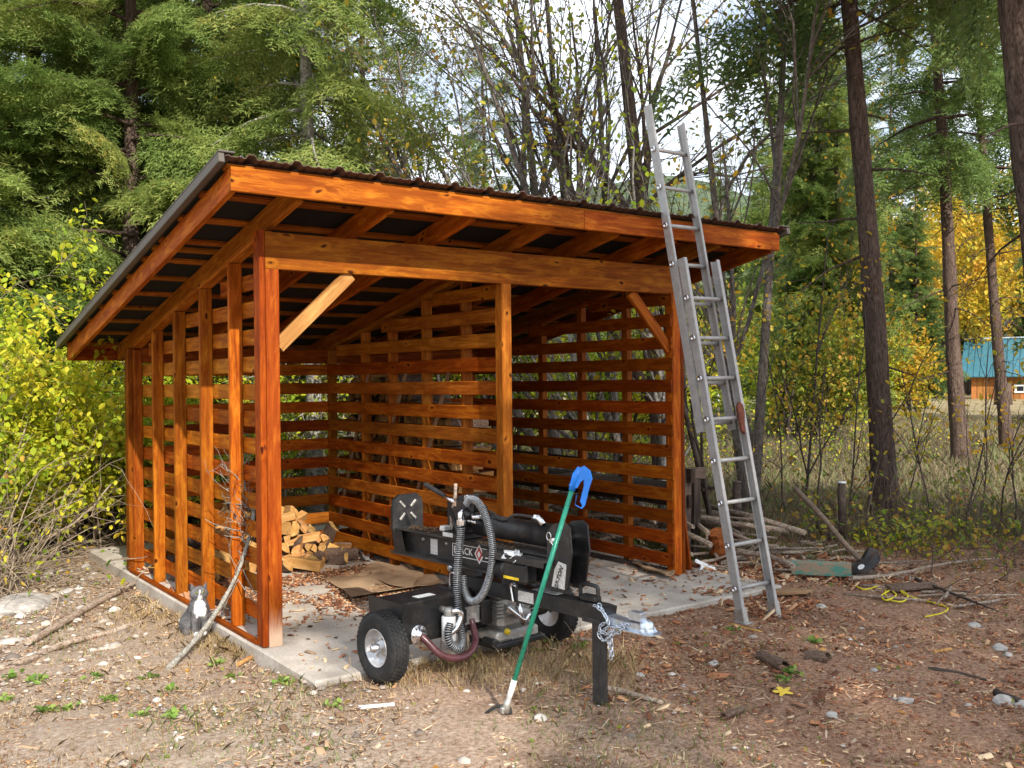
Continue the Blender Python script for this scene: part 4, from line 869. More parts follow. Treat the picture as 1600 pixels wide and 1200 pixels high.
m = MB(); m.tube(smooth_path([(-0.478, -0.15, 0.262), (-0.45, -0.185, 0.22), (-0.40, -0.23, 0.155), (-0.31, -0.26, 0.12), (-0.20, -0.25, 0.125), (-0.10, -0.19, 0.17), (-0.07, -0.13, 0.24), (-0.065, -0.11, 0.28)], 6), 0.021, 12); P('suction_hose', m, 'maroon')
# pump and engine under the beam
m = MB(); m.box((-0.055, -0.06, 0.31), (0.12, 0.11, 0.105), bev=0.008)
for zz in (0.262, 0.358): m.box((-0.055, -0.06, zz), (0.13, 0.12, 0.012), bev=0.003)
P('pump', m, 'cast')
m = MB(); m.box((0.045, -0.06, 0.31), (0.085, 0.15, 0.15), bev=0.008)
for a in (-1, 1):
    for b_ in (-1, 1): m.lathe([(0, 0.012), (0.009, 0.012), (0.009, 0)], (0.0025+0.0, -0.06+a*0.055, 0.31+b_*0.055), (-1, 0, 0), 8, False)
P('bell_housing', m, 'blk')
m = MB(); m.box((0.24, -0.06, 0.30), (0.28, 0.26, 0.22), bev=0.03)
for k in range(7): m.box((0.25, -0.06, 0.27+0.022*k), (0.34, 0.29, 0.006), bev=0.002)
m.box((0.23, -0.07, 0.155), (0.36, 0.30, 0.07), bev=0.02); m.tube([(0.13, -0.20, 0.33), (0.30, -0.23, 0.28)], 0.03, 12); P('engine', m, 'cast')
m = MB(); m.box((0.25, -0.06, 0.105), (0.42, 0.34, 0.035), bev=0.01); m.box((0.10, -0.16, 0.13), (0.16, 0.12, 0.05), bev=0.01); P('engine_mount', m, 'blk')
m = MB(); m.lathe([(0.0, 0.0), (0.10, 0.0), (0.12, 0.02), (0.12, 0.12), (0.10, 0.15), (0.0, 0.16)], (0.40, -0.10, 0.33), (1, 0, 0), 24); P('recoil_cover', m, 'blk')
m = MB(); m.box((0.44, -0.30, 0.50), (0.16, 0.20, 0.11), bev=0.035); P('air_cleaner', m, 'blk')
m = MB(); m.box((0.30, 0.05, 0.50), (0.26, 0.22, 0.12), bev=0.04); P('fuel_tank', m, 'blk')
m = MB(); m.lathe([(0, 0.02), (0.018, 0.02), (0.02, 0)], (0.13, -0.215, 0.19), (0, -1, 0), 12); P('oil_cap', m, 'yellow')
m = MB(); m.tube(smooth_path([(0.12, -0.24, 0.35), (0.17, -0.26, 0.30), (0.24, -0.26, 0.25), (0.30, -0.25, 0.28)]), 0.012, 8); m.tube([(0.20, -0.25, 0.36), (0.24, -0.25, 0.22)], 0.018, 8); P('exhaust_guard', m, 'chrome')
# I-beam
m = MB(); yb0, yb1 = -0.87, 0.74; yc = (yb0+yb1)/2; Lb = yb1-yb0
m.box((0, yc, 0.758), (0.150, Lb, 0.013), bev=0.002); m.box((0, yc, 0.593), (0.150, Lb, 0.013), bev=0.002); m.box((0, yc, 0.6755), (0.012, Lb, 0.151)); P('beam', m, 'blk_rough')
m = MB(); m.prism([(0.135, 0.60), (0.135, 0.90), (0.122, 0.952), (0.08, 0.982), (-0.06, 0.982), (-0.105, 0.955), (-0.118, 0.90), (-0.118, 0.76), (-0.085, 0.585), (0.085, 0.585)], (0.025, 0.70, 0), (1, 0, 0), (0, 0, 1), 0.022); P('foot_plate', m, 'blk')
m = MB(); m.prism([(0, 0), (0.13, 0), (0.13, 0.15), (0.055, 0.15)], (-0.076, 0.56, 0.60), (0, 1, 0), (0, 0, 1), 0.006); P('foot_gusset', m, 'blk')
for s1, s2 in ((1, 1), (1, -1), (-1, 1), (-1, -1)):
    a = math.atan2(s2*1.0, s1*1.0); R_ = Matrix.Rotation(-a, 3, 'Y'); m = MB(); m.box((0.03+s1*0.045, 0.674, 0.875+s2*0.042), (0.06, 0.010, 0.016), R=R_, bev=0.003); P('weld_ridge', m, 'cast')
# wedge and slide
m = MB(); m.box((0, 0.03, 0.785), (0.20, 0.22, 0.030), bev=0.004); m.box((0, 0.055, 0.90), (0.05, 0.15, 0.21), bev=0.004)
m.prism([(-0.02, 0.0), (0.02, 0.0), (0.0, 0.07)], (0, 0.13, 0.80), (1, 0, 0), (0, 1, 0), 0.205); m.box((-0.02, -0.04, 0.92), (0.16, 0.02, 0.24), bev=0.004); P('wedge', m, 'blk')
m = MB(); m.box((-0.0815, -0.045, 0.89), (0.002, 0.03, 0.075)); P('sticker', m, 'white', label='small white sticker on the wedge carrier')
m = MB(); m.box((-0.1015, 0.07, 0.787), (0.002, 0.10, 0.026)); m.box((-0.06, 0.15, 0.815), (0.06, 0.05, 0.035), bev=0.008); P('warning_label', m, 'label')
# cylinder, rod
m = MB(); m.lathe([(0.0, 0), (0.055, 0), (0.068, 0.006), (0.068, 0.11), (0.074, 0.112), (0.074, 0.15), (0.068, 0.152), (0.068, 0.70), (0.076, 0.70), (0.076, 0.745), (0, 0.745)], (0, -0.12, 0.862), (0, -1, 0), 32); P('cylinder', m, 'blk')
m = MB(); m.tube([(0, -0.03, 0.862), (0, -0.13, 0.862)], 0.026, 14); P('piston_rod', m, 'chrome')
m = MB(); m.tube(smooth_path([(-0.03, -0.16, 0.955), (-0.04, -0.28, 0.955), (-0.05, -0.36, 0.925), (-0.05, -0.42, 0.925), (-0.045, -0.50, 0.960), (-0.04, -0.63, 0.962), (-0.04, -0.66, 0.955)], 5), 0.009, 8); P('oil_pipe', m, 'blk_rough')
m = MB(); m.tube([(-0.04, -0.65, 0.962), (-0.04, -0.70, 0.958), (-0.04, -0.735, 0.925)], 0.017, 10); m.tube([(-0.04, -0.668, 0.961), (-0.04, -0.69, 0.96)], 0.021, 6, smooth=False); P('pipe_elbow', m, 'chrome')
# end plates with the decal
for xx in (-0.085, 0.055):
    m = MB(); m.prism([(-0.80, 0.58), (-0.93, 0.575), (-0.965, 0.60), (-1.0, 0.80), (-0.985, 0.94), (-0.945, 0.965), (-0.86, 0.95), (-0.81, 0.90)], (xx, 0, 0), (0, 1, 0), (0, 0, 1), 0.012); P('end_plate', m, 'blk')
m = MB(); m.tube([(-0.125, -0.88, 0.862), (0.125, -0.88, 0.862)], 0.014, 12); P('clevis_pin', m, 'chrome')
m = MB()
for k in range(14):
    a0, a1 = k*2*PI/14, (k+1)*2*PI/14; m.tube([(-0.125, -0.865+0.017*math.cos(a0), 0.885+0.022*math.sin(a0)), (-0.125, -0.865+0.017*math.cos(a1), 0.885+0.022*math.sin(a1))], 0.0035, 5, False)
m.tube([(-0.125, -0.88, 0.87), (-0.125, -0.905, 0.82)], 0.0035, 5); P('hitch_pin_clip', m, 'chrome')
m = MB(); m.prism([(-0.845, 0.60), (-0.945, 0.595), (-0.962, 0.735), (-0.90, 0.745), (-0.87, 0.70)], (-0.0875, 0, 0), (0, 1, 0), (0, 0, 1), 0.002); P('decal', m, 'label', label='grey white decal with slanted lettering on the end plate')
def text(body, size, O, ux, uy, mat, name, parent=LS, ext=0.0007, shear=0.0, sx=1.0, bold=0.0):
    cu = bpy.data.curves.new('t', 'FONT'); cu.body = body; cu.size = size; cu.extrude = ext; cu.shear = shear; cu.offset = bold; cu.align_x = 'CENTER'; cu.align_y = 'CENTER'; cu.resolution_u = 2
    o = bpy.data.objects.new('t', cu); COL.objects.link(o); bpy.context.view_layer.update()
    me = bpy.data.meshes.new_from_object(o.evaluated_get(bpy.context.evaluated_depsgraph_get())); bpy.data.objects.remove(o); bpy.data.curves.remove(cu); me.name = name
    ux = Vector(ux).normalized(); uy = Vector(uy).normalized(); n = ux.cross(uy); M_ = Matrix.Identity(4)
    for i in range(3): M_[i][0], M_[i][1], M_[i][2], M_[i][3] = ux[i]*sx, uy[i], n[i], O[i]
    me.transform(M_); me.materials.clear(); me.materials.append(MT[mat]); return link(bpy.data.objects.new(name, me), parent)
text('27-TON', 0.038, (-0.0905, -0.905, 0.655), (0, -0.35, 0.93), (0, 0.93, 0.35), 'blk', 'lettering', shear=0.3, bold=0.0006)
# maker's lettering on the web
MT['red'] = plain('decal_red', (0.45, 0.03, 0.03), 0.4)
xw = -0.0075
text('BLACK', 0.062, (xw, 0.035, 0.676), (0, -1, 0), (0, 0, 1), 'white', 'lettering', sx=1.0, bold=0.0005)
text('DIAMOND', 0.062, (xw, -0.325, 0.676), (0, -1, 0), (0, 0, 1), 'white', 'lettering', sx=1.0, bold=0.0005)
for z0 in (0.714, 0.638):
    m = MB(); m.box((xw, -0.17, z0), (0.002, 0.62, 0.004)); P('decal_border', m, 'white')
m = MB(); m.box((xw, 0.14, 0.676), (0.002, 0.004, 0.08)); P('decal_border', m, 'white')
for dd, sc_, mt_ in ((0.001, 1.0, 'white'), (0.0025, 0.72, 'red'), (0.004, 0.36, 'white')):
    m = MB(); m.prism([(-0.046*sc_, 0), (0, -0.062*sc_), (0.046*sc_, 0), (0, 0.062*sc_)], (xw-dd, -0.125, 0.676), (0, 1, 0), (0, 0, 1), 0.001); P('decal_diamond', m, mt_)
m = MB(); m.box((xw, 0.335, 0.668), (0.002, 0.075, 0.10)); P('warning_label', m, 'label')
for yy in (0.45, 0.20):
    m = MB(); m.lathe([(0, 0.012), (0.011, 0.010), (0.013, 0.0)], (-0.006, yy, 0.705), (-1, 0, 0), 10); P('bolt', m, 'cast')
m = MB(); m.lathe([(0, 0.02), (0.024, 0.018), (0.024, 0.0)], (-0.02, 0.14, 0.565), (-1, 0, 0), 14); P('cap', m, 'zinc')
# log cradle rails each side, catcher bracket and U handle
for s in (-1, 1):
    m = MB(); m.box((s*0.125, -0.60, 0.742), (0.085, 0.52, 0.012), bev=0.003); m.box((s*0.165, -0.60, 0.727), (0.008, 0.52, 0.034), bev=0.002); P('cradle_rail', m, 'blk_rough')
m = MB(); m.tube(smooth_path([(-0.15, -0.60, 0.725), (-0.155, -0.615, 0.695), (-0.155, -0.70, 0.690), (-0.15, -0.725, 0.72)], 5), 0.009, 8); P('cradle_handle', m, 'blk')
m = MB(); m.lathe([(0, 0), (0.042, 0), (0.050, 0.012), (0.050, 0.10), (0.058, 0.105), (0.058, 0.13), (0, 0.13)], (-0.12, -0.40, 0.655), (0, -1, 0), 22); m.box((-0.12, -0.62, 0.652), (0.10, 0.20, 0.115), bev=0.016); P('manual_canister', m, 'blk')
m = MB(); m.box((-0.1712, -0.60, 0.622), (0.0015, 0.13, 0.016), bev=0.0); P('sticker', m, 'yellow', label='narrow yellow sticker on the canister')
# scrunched white rag
rr = random.Random(4); m = MB()
for k in range(26):
    a = rr.uniform(0, 2*PI); r0 = rr.uniform(0.01, 0.045); c = Vector((-0.13+rr.uniform(-.03, .03), -0.58+rr.uniform(-.055, .055), 0.715+rr.uniform(0, 0.03)))
    m.add([c+Vector((rr.uniform(-1, 1), rr.uniform(-1, 1), rr.uniform(-0.6, 1)))*r0 for _ in range(4)], [(0, 1, 2), (0, 2, 3), (0, 3, 1)])
o = m.ob('rag', MT['paper']); o.location = LS.location; o.rotation_euler = LS.rotation_euler; o.scale = LS.scale; tag(o, 'scrunched pale rag lying on the black canister of the log splitter', 'rag')
# valve with lever and fittings
m = MB(); m.box((-0.07, -0.10, 0.985), (0.075, 0.17, 0.075), bev=0.01); m.tube([(-0.07, -0.18, 0.985), (-0.07, -0.25, 0.975)], 0.026, 12); m.tube([(-0.10, -0.12, 0.96), (-0.12, -0.17, 0.92)], 0.022, 8); P('control_valve', m, 'blk')
m = MB(); m.tube([(-0.08, 0.0, 0.985), (-0.09, 0.13, 1.030)], 0.012, 10); m.box((-0.075, -0.01, 0.99), (0.05, 0.05, 0.045), bev=0.006); P('lever_rod', m, 'chrome')
m = MB(); m.tube([(-0.088, 0.12, 1.027), (-0.10, 0.29, 1.083), (-0.10, 0.31, 1.088)], [0.014, 0.017, 0.012], 12); P('lever_grip', m, 'rubber')
m = MB(); m.tube([(-0.08, -0.11, 1.015), (-0.095, -0.115, 1.045), (-0.12, -0.145, 1.035)], 0.017, 10); m.tube([(-0.10, -0.09, 0.96), (-0.125, -0.09, 0.935), (-0.13, -0.10, 0.86)], 0.021, 10); m.tube([(-0.13, -0.10, 0.90), (-0.13, -0.10, 0.868)], 0.027, 6, smooth=False); m.tube([(-0.10, -0.17, 0.95), (-0.12, -0.21, 0.925), (-0.10, -0.26, 0.93)], 0.014, 8); m.tube([(-0.06, -0.17, 0.885), (-0.06, -0.03, 0.885)], 0.013, 8); P('pipe_fitting', m, 'chrome')
m = MB(); m.lathe([(0.024, -0.006), (0.024, 0.006), (0.014, 0.01)], (-0.09, -0.12, 1.025), (0, 0.5, 1), 10); m.box((-0.09, -0.15, 1.02), (0.03, 0.02, 0.03), bev=0.004); P('cap', m, 'yellow')
m = MB(); m.tube([(-0.11, 0.035, 0.955), (-0.12, -0.07, 0.80), (-0.12, -0.10, 0.775)], 0.013, 10); P('stop_rod', m, 'blk')
# frame: upright mast and brackets, tongue, jack leg
m = MB(); m.prism([(0.16, 0.585), (-0.10, 0.585), (-0.12, 0.40), (0.04, 0.38)], (-0.03, 0, 0), (0, 1, 0), (0, 0, 1), 0.06); P('mast', m, 'blk')
m = MB(); m.box((0, 0.02, 0.42), (0.30, 0.20, 0.10), bev=0.006); P('axle_mount', m, 'blk')
m = MB(); m.box((0.0, -0.42, 0.56), (0.10, 0.09, 0.05), bev=0.004); P('beam_rest', m, 'blk')
m = MB(); m.tube(smooth_path([(-0.075, 0.03, 0.545), (-0.075, 0.075, 0.54), (-0.075, 0.085, 0.46), (-0.075, 0.06, 0.44)], 4), 0.008, 8); P('lock_pin', m, 'chrome')
m = MB(); m.tube(smooth_path([(-0.055, -0.52, 0.545), (-0.055, -0.47, 0.548), (-0.055, -0.475, 0.50), (-0.055, -0.49, 0.44)], 4), 0.009, 8); m.tube([(-0.05, -0.47, 0.555), (-0.05, -0.53, 0.575)], 0.007, 6); P('lock_pin', m, 'chrome')
m = MB(); m.box((0, -0.515, 0.4915), (0.088, 1.32, 0.091), bev=0.004); P('tongue', m, 'blk')
m = MB(); m.box((-0.0452, -0.585, 0.49), (0.0015, 0.13, 0.062)); m.box((0.0, -0.72, 0.5383), (0.06, 0.20, 0.0015)); P('warning_label', m, 'label')
m = MB(); m.box((0, -1.11, 0.447), (0.105, 0.14, 0.025), bev=0.003); m.box((0, -1.125, 0.218), (0.062, 0.062, 0.44), bev=0.004); P('jack_leg', m, 'blk_rough')
m = MB(); m.tube(smooth_path([(0, -0.985, 0.538), (0, -0.985, 0.605), (0, -1.0, 0.625), (0, -1.10, 0.625), (0, -1.115, 0.60), (0, -1.115, 0.538)], 5), 0.0115, 10); m.box((0, -1.06, 0.555), (0.06, 0.12, 0.035), bev=0.01); P('lift_handle', m, 'blk')
m = MB(); m.prism([(-1.17, 0.535), (-1.215, 0.53), (-1.20, 0.45), (-1.17, 0.446)], (-0.044, 0, 0), (0, 1, 0), (0, 0, 1), 0.088); P('tongue_cap', m, 'blk')
m = MB(); m.prism([(-1.20, 0.49), (-1.33, 0.48), (-1.42, 0.485), (-1.47, 0.475), (-1.50, 0.445), (-1.20, 0.445)], (-0.036, 0, 0), (0, 1, 0), (0, 0, 1), 0.072)
m.lathe([(0.0, 0.058), (0.022, 0.056), (0.036, 0.042), (0.040, 0.02), (0.040, 0.0), (0.052, -0.002), (0.052, -0.008)], (0, -1.455, 0.445), (0, 0, 1), 22)
m.prism(rounded(0.115, 0.33, 0.05), (0, -1.37, 0.438), (1, 0, 0), (0, 1, 0), 0.006); m.box((0.0, -1.395, 0.515), (0.05, 0.085, 0.045), bev=0.002); P('coupler', m, 'zinc')
# safety chains
def chain(pts, nm='chain_link'):
    path = smooth_path(pts, 10); L = [0]
    for a, b in zip(path, path[1:]): L.append(L[-1]+(b-a).length)
    k = int(L[-1]/0.021); me = None
    for i in range(k):
        s = L[-1]*(i+0.5)/k; j = min(len(path)-2, int(np.searchsorted(L, s))-1); tg = (path[j+1]-path[j]).normalized(); p = path[j].lerp(path[j+1], (s-L[j])/max(1e-6, L[j+1]-L[j]))
        if 'link' not in BCACHE:
            m = MB(); r, h = 0.0085, 0.0065; q = [(r*math.cos(a)+0, 0, (h if math.sin(a) > 0 else -h)+r*math.sin(a)) for a in [2*PI*t/12+0.01 for t in range(13)]]; m.tube(q, 0.0030, 5, False); BCACHE['link'] = m.mesh('chain_link'); BCACHE['link'].materials.append(MT['zinc'])
        o = link(bpy.data.objects.new(nm, BCACHE['link']), LS); qn = tg.to_track_quat('Z', 'Y').to_matrix().to_4x4() @ Matrix.Rotation((i % 2)*PI/2+0.3, 4, 'Z'); qn.translation = p; o.matrix_local = qn
chain([(-0.048, -1.13, 0.535), (-0.058, -1.17, 0.53), (-0.056, -1.215, 0.50), (-0.055, -1.24, 0.45), (-0.052, -1.20, 0.41), (-0.055, -1.17, 0.39), (-0.055, -1.20, 0.36), (-0.055, -1.24, 0.38), (-0.052, -1.28, 0.43), (-0.05, -1.33, 0.465), (-0.045, -1.37, 0.47)])
chain([(-0.03, -1.15, 0.543), (-0.055, -1.20, 0.515), (-0.058, -1.235, 0.47), (-0.058, -1.19, 0.44), (-0.056, -1.18, 0.41), (-0.058, -1.23, 0.40), (-0.058, -1.26, 0.42), (-0.055, -1.24, 0.37), (-0.055, -1.25, 0.32), (-0.055, -1.255, 0.27)])
chain([(-0.045, -1.26, 0.44), (-0.055, -1.29, 0.45), (-0.052, -1.34, 0.45), (-0.055, -1.31, 0.42), (-0.055, -1.265, 0.40), (-0.055, -1.262, 0.34), (-0.055, -1.265, 0.29)])
# loose stick standing behind the beam
def stick(name, pts, r, mat, label, cat='stick', n=8, twigs=0, seed=1, group=None):
    rg = random.Random(seed); m = MB(); path = smooth_path(pts, 5); rs = list(np.linspace(r[0], r[1], len(path))) if hasattr(r, '__len__') else [r]*len(path)
    path = [p+Vector((rg.gauss(0, 1), rg.gauss(0, 1), rg.gauss(0, 1)))*0.12*q for p, q in zip(path, rs)]; rs = [q*rg.uniform(0.85, 1.15) for q in rs]; m.tube(path, rs, n)
    for _ in range(twigs):
        k = rg.randint(2, len(path)-2); d = (path[k+1]-path[k-1]).normalized(); u = d.orthogonal(); u.rotate(Matrix.Rotation(rg.uniform(0, 6.28), 3, d)); grow(m, [], path[k], d*0.7+u, rg.uniform(0.15, 0.45), rs[k]*0.35, 1, rg, 0.8, 0, 4, (1, 3), 0.25, 4)
    return tag(m.ob(name, MT[mat], None), label, cat, group)
LM = Matrix.Translation(LS.location) @ Matrix.Rotation(math.radians(6), 4, 'Z') @ Matrix.Scale(K, 4)
stick('stick', [LM @ Vector(p) for p in ((-0.02, 0.13, 0.80), (-0.02, 0.125, 0.90), (-0.02, 0.10, 1.0), (-0.02, 0.085, 1.10))], (0.014, 0.010), 'stick', 'short broken stick standing on the log splitter beam beside the wedge')
stick('branch', [LM @ Vector(p) for p in ((0.03, 0.22, 0.58), (0.0, 0.10, 0.35), (0.0, 0.02, 0.14), (-0.02, -0.02, 0.03))], (0.012, 0.014), 'stick', 'dark stick propped under the log splitter beam', seed=5)
# bark crumbs on the beam
rr = random.Random(9); m = MB()
for k in range(110):
    y = rr.choice((rr.uniform(0.27, 0.58), rr.uniform(-0.5, -0.15))); c = Vector((rr.uniform(-0.07, 0.05), y, 0.768+rr.uniform(0, 0.02)*(y > 0))); R_ = Matrix.Rotation(rr.uniform(0, 6), 3, 'Z') @ Matrix.Rotation(rr.uniform(-.5, .5), 3, 'X'); m.box(c, (rr.uniform(.01, .035), rr.uniform(.006, .018), 0.004), R=R_)
o = m.ob('bark_crumbs', MT['chiptan']); o.location = LS.location; o.rotation_euler = LS.rotation_euler; o.scale = LS.scale; stuff(o, 'bark crumbs lying along the log splitter beam', 'debris')

# ------------------------------------------------------------------ pole with blue grip
gb = gnd(787, 1118); gt = at(896, 757, 4.86)
def picker():
    d = (gt-gb).normalized(); t = thing('reacher_pole', 'long green reacher pole with blue pistol grip leaning on the log splitter', 'reacher pole', gb)
    s = RT0; q = (gt-gb)
    m = MB(); m.tube([d*0.10, q], 0.0125, 14); m.ob('pole', MT['green'], t)
    m = MB(); m.tube([d*0.085, d*0.185], 0.0145, 14); m.ob('ferrule', MT['white'], t)
    m = MB(); m.tube([d*0.02, d*0.10], [0.026, 0.013], 10); m.box(d*0.03, (0.055, 0.03, 0.035), bev=0.008); m.ob('claw_hub', MT['cast'], t)
    m = MB(); m.tube(smooth_path([d*0.05-s*0.01, d*0.045-s*0.055, d*0.015-s*0.09, d*-0.01-s*0.105], 4), 0.0085, 8); m.ob('claw', MT['rubber'], t)
    m = MB(); m.tube(smooth_path([d*0.05+s*0.01, d*0.02+s*0.03, Vector((0, 0, -0.002))+s*0.03, Vector((0, 0, -0.01))+s*0.025-RT0.cross(Z_)*-0.02], 4), 0.0085, 8); m.ob('claw', MT['rubber'], t)
    n = s.cross(d).normalized(); sx = d.cross(n).normalized()
    if sx.dot(s) < 0: sx = -sx
    m = MB(); m.prism([(-0.020, 0), (0.022, 0.0), (0.030, 0.035), (0.042, 0.052), (0.052, 0.02), (0.056, -0.06), (0.072, -0.075), (0.070, -0.088), (0.038, -0.082), (0.030, -0.04), (0.030, -0.03), (0.038, -0.085), (0.075, -0.092), (0.085, -0.07), (0.080, 0.02), (0.082, 0.07), (0.060, 0.105), (0.025, 0.118), (0.005, 0.10), (-0.010, 0.06)], q-d*0.012-n*0.015, sx, d, 0.03)
    m.tube([q-d*0.03, q+d*0.05, q+d*0.09+sx*0.01], [0.017, 0.021, 0.016], 12); m.ob('grip', MT['blue'], t)
picker()
# ------------------------------------------------------------------ firewood
def split_log(seed, L, r, kind):
    """kind: 'round', 'half', 'wedge'; bark is material 0, cut wood material 1"""
    rg = random.Random(seed); a0, a1 = {'round': (0, 2*PI), 'half': (0, PI), 'wedge': (0, PI*0.55)}[kind]; n = {'round': 12, 'half': 8, 'wedge': 6}[kind]
    ring = [(r*rg.uniform(0.92, 1.06)*math.cos(a0+(a1-a0)*i/n), r*rg.uniform(0.92, 1.06)*math.sin(a0+(a1-a0)*i/n)) for i in range(n if kind == 'round' else n+1)]
    if kind != 'round': ring.append((rg.uniform(-0.1, 0.1)*r, rg.uniform(-0.12, 0.05)*r))
    k = len(ring); cx = sum(p[0] for p in ring)/k; cy = sum(p[1] for p in ring)/k; vs = []; fs = []; mi = []
    S = 5
    for j in range(S):
        x = L*(j/(S-1)-0.5); jt = 1+rg.uniform(-0.05, 0.05)
        for i, p in enumerate(ring): vs.append((x+(rg.uniform(-0.006, 0.006) if j in (0, S-1) else 0), (p[0]-cx)*jt+rg.uniform(-1, 1)*r*0.035, (p[1]-cy)*jt+rg.uniform(-1, 1)*r*0.035))
    for j in range(S-1):
        for i in range(k):
            fs.append((j*k+i, j*k+(i+1) % k, (j+1)*k+(i+1) % k, (j+1)*k+i)); mi.append(0 if (kind == 'round' or i < k-2) else 1)
    fs += [tuple(reversed(range(k))), tuple(range((S-1)*k, S*k))]; mi += [1, 1]
    me = bpy.data.meshes.new('firewood'); me.from_pydata(vs, [], fs); me.materials.append(MT['log_bark']); me.materials.append(MT['cut']); me.polygons.foreach_set('material_index', mi); me.update(); return me
LOGS = [split_log(100+i, 0.31+0.025*(i % 3), (0.075, 0.088, 0.062, 0.085, 0.068, 0.10, 0.058, 0.078)[i], ('wedge', 'half', 'round', 'wedge', 'half', 'wedge', 'round', 'half')[i]) for i in range(8)]
rg = random.Random(21)
def log_at(pos, rot, i, label, group, s=1.0):
    o = link(bpy.data.objects.new('firewood', LOGS[i % 8])); o.location = pos; o.scale = (s, s, s); o.rotation_euler = rot; return tag(o, label, 'firewood', group)
n = 0
for k, z in enumerate((0.05, 0.13, 0.21, 0.29, 0.37, 0.44)):
    x0, x1 = 0.25+0.09*k, 1.62-0.04*k; y0 = 2.22+0.14*k; y1 = 2.95; ny_ = max(1, int((y1-y0)/0.22)+1); nx_ = max(2, int((x1-x0)/0.125))
    for a in range(nx_):
        for b_ in range(ny_):
            x = x0+(x1-x0)*(a+0.5)/nx_+rg.uniform(-.04, .04); y = y0+(y1-y0)*(b_+0.35)/ny_+rg.uniform(-.06, .06)
            if x > 1.72-0.03*k or (x < 0.55 and k > 2): continue
            i = rg.choice([0, 1, 3, 4, 5, 7, 5, 0, 3, 2]); n += 1
            log_at((x, y, z+rg.uniform(-0.01, 0.03)), (rg.uniform(0, 2*PI), rg.uniform(-0.35, 0.35), PI/2+rg.uniform(-1.0, 1.0)), i, 'split firewood chunk heaped loosely in the rear corner of the left bay', 'split firewood heap in the left bay', rg.uniform(0.72, 0.98))
for (px, py, rz, i, lb) in ((452, 868, 0.5, 0, 'pale split piece lying loose at the left end of the heap'), (475, 885, -0.7, 3, 'light split board like piece on the floor before the heap'), (530, 870, 0.2, 2, 'reddish bark covered round lying at the right foot of the heap'), (545, 858, 0.1, 4, 'split piece pointing at the slatted partition beside the heap'),
                            (470, 862, 1.2, 5, 'big wedge tipped on the front of the heap'), (509, 850, 1.9, 5, 'big upright orange wedge at the right front of the heap'), (488, 862, 2.5, 7, 'pale half round next to the big upright wedge')):
    p = slabpt(px, py, 0.05); log_at(p+Vector((0, 0, 0.02 if i < 5 else 0.05)), (rg.uniform(0, 6), 0.15 if i != 5 else 0.9, rz), i, lb, None)
for row in range(14):
    for c_ in range(18):
        y = 1.10+c_*0.138+(0.065 if row % 2 else 0)+rg.uniform(-.012, .012)
        if y > 3.05: continue
        if row > 11 and c_ < 3+2*(row-11): continue
        i = rg.choice([0, 1, 3, 4, 7, 2, 6, 5]); log_at((2.24+rg.uniform(-.03, .03), y, 0.07+0.122*row+rg.uniform(-.008, .008)), (rg.uniform(0, 6.28), rg.uniform(-.04, .04), rg.uniform(-.06, .06)), i, 'split log in the firewood stack behind the slatted partition', 'stacked firewood behind the partition')

# ------------------------------------------------------------------ cardboard, paper on the slab
def flat_piece(name, pts, mat, label, cat, th=0.004, lift=0.0, curl=0.02, seed=1, z=0.003):
    rg = random.Random(seed); n = 14; P_ = [Vector(p) for p in pts]; m = MB(); vs = []
    for j in range(n+1):
        for i in range(n+1):
            u, v = i/n, j/n; p = (P_[0]*(1-u)+P_[1]*u)*(1-v)+(P_[3]*(1-u)+P_[2]*u)*v
            w = curl*(vnoise(np.array(u*3.1+seed), np.array(v*3.3), seed)**2)*2+lift*(max(0, 1-4*u)**2+max(0, 4*v-3)**2*0.5); vs.append((p.x+0.02*math.sin(v*9+seed), p.y+0.02*math.sin(u*8+seed), p.z+z+float(w)))
    k = len(vs); fs = [(j*(n+1)+i, j*(n+1)+i+1, (j+1)*(n+1)+i+1, (j+1)*(n+1)+i) for j in range(n) for i in range(n)]
    bt = [(x, y, zz-th) for x, y, zz in vs]; f2 = [tuple(reversed([q+k for q in f])) for f in fs]
    e = [i for i in range(n+1)]+[(j+1)*(n+1)-1 for j in range(1, n+1)]+[n*(n+1)+i for i in range(n-1, -1, -1)]+[j*(n+1) for j in range(n-1, 0, -1)]
    f3 = [(e[i], e[i]+k, e[(i+1) % len(e)]+k, e[(i+1) % len(e)]) for i in range(len(e))]; m.add(vs+bt, fs+f2+f3); return tag(m.ob(name, MT[mat]), label, cat)
S_ = lambda px, py, z=0.0: slabpt(px, py, z)
flat_piece('cardboard_sheet', [S_(548, 945), S_(505, 905), S_(640, 888), S_(700, 915)], 'card', 'flattened brown cardboard sheet strewn with bark in the left bay', 'cardboard', lift=0.02, seed=2, z=0.007)
flat_piece('cardboard_sheet', [S_(560, 905), S_(590, 880), S_(660, 900), S_(640, 925)], 'card', 'second curled cardboard flap on top of the larger sheet', 'cardboard', lift=0.01, curl=0.01, seed=5, z=0.02)
flat_piece('cardboard_sheet', [S_(988, 888), S_(1000, 879), S_(1061, 897), S_(1042, 908)], 'card', 'narrow strip of cardboard beside the front right post', 'cardboard', lift=0.03, seed=7, z=0.012)
flat_piece('striped_strip', [S_(552, 857, .05), S_(560, 855, .05), S_(582, 878), S_(572, 880)], 'label', 'bent printed strip leaning at the foot of the slatted partition', 'strip', lift=0.02, seed=3)
g1 = gnd(1100, 893)
flat_piece('paper_sheet', [g1+Vector((-.07, -.03, .01)), g1+Vector((.11, -.05, .01)), g1+Vector((.12, .08, .03)), g1+Vector((-.04, .08, .10))], 'paper', 'folded white paper lying just right of the front right post', 'paper', 0.0015, 0.0, 0.008, 4)

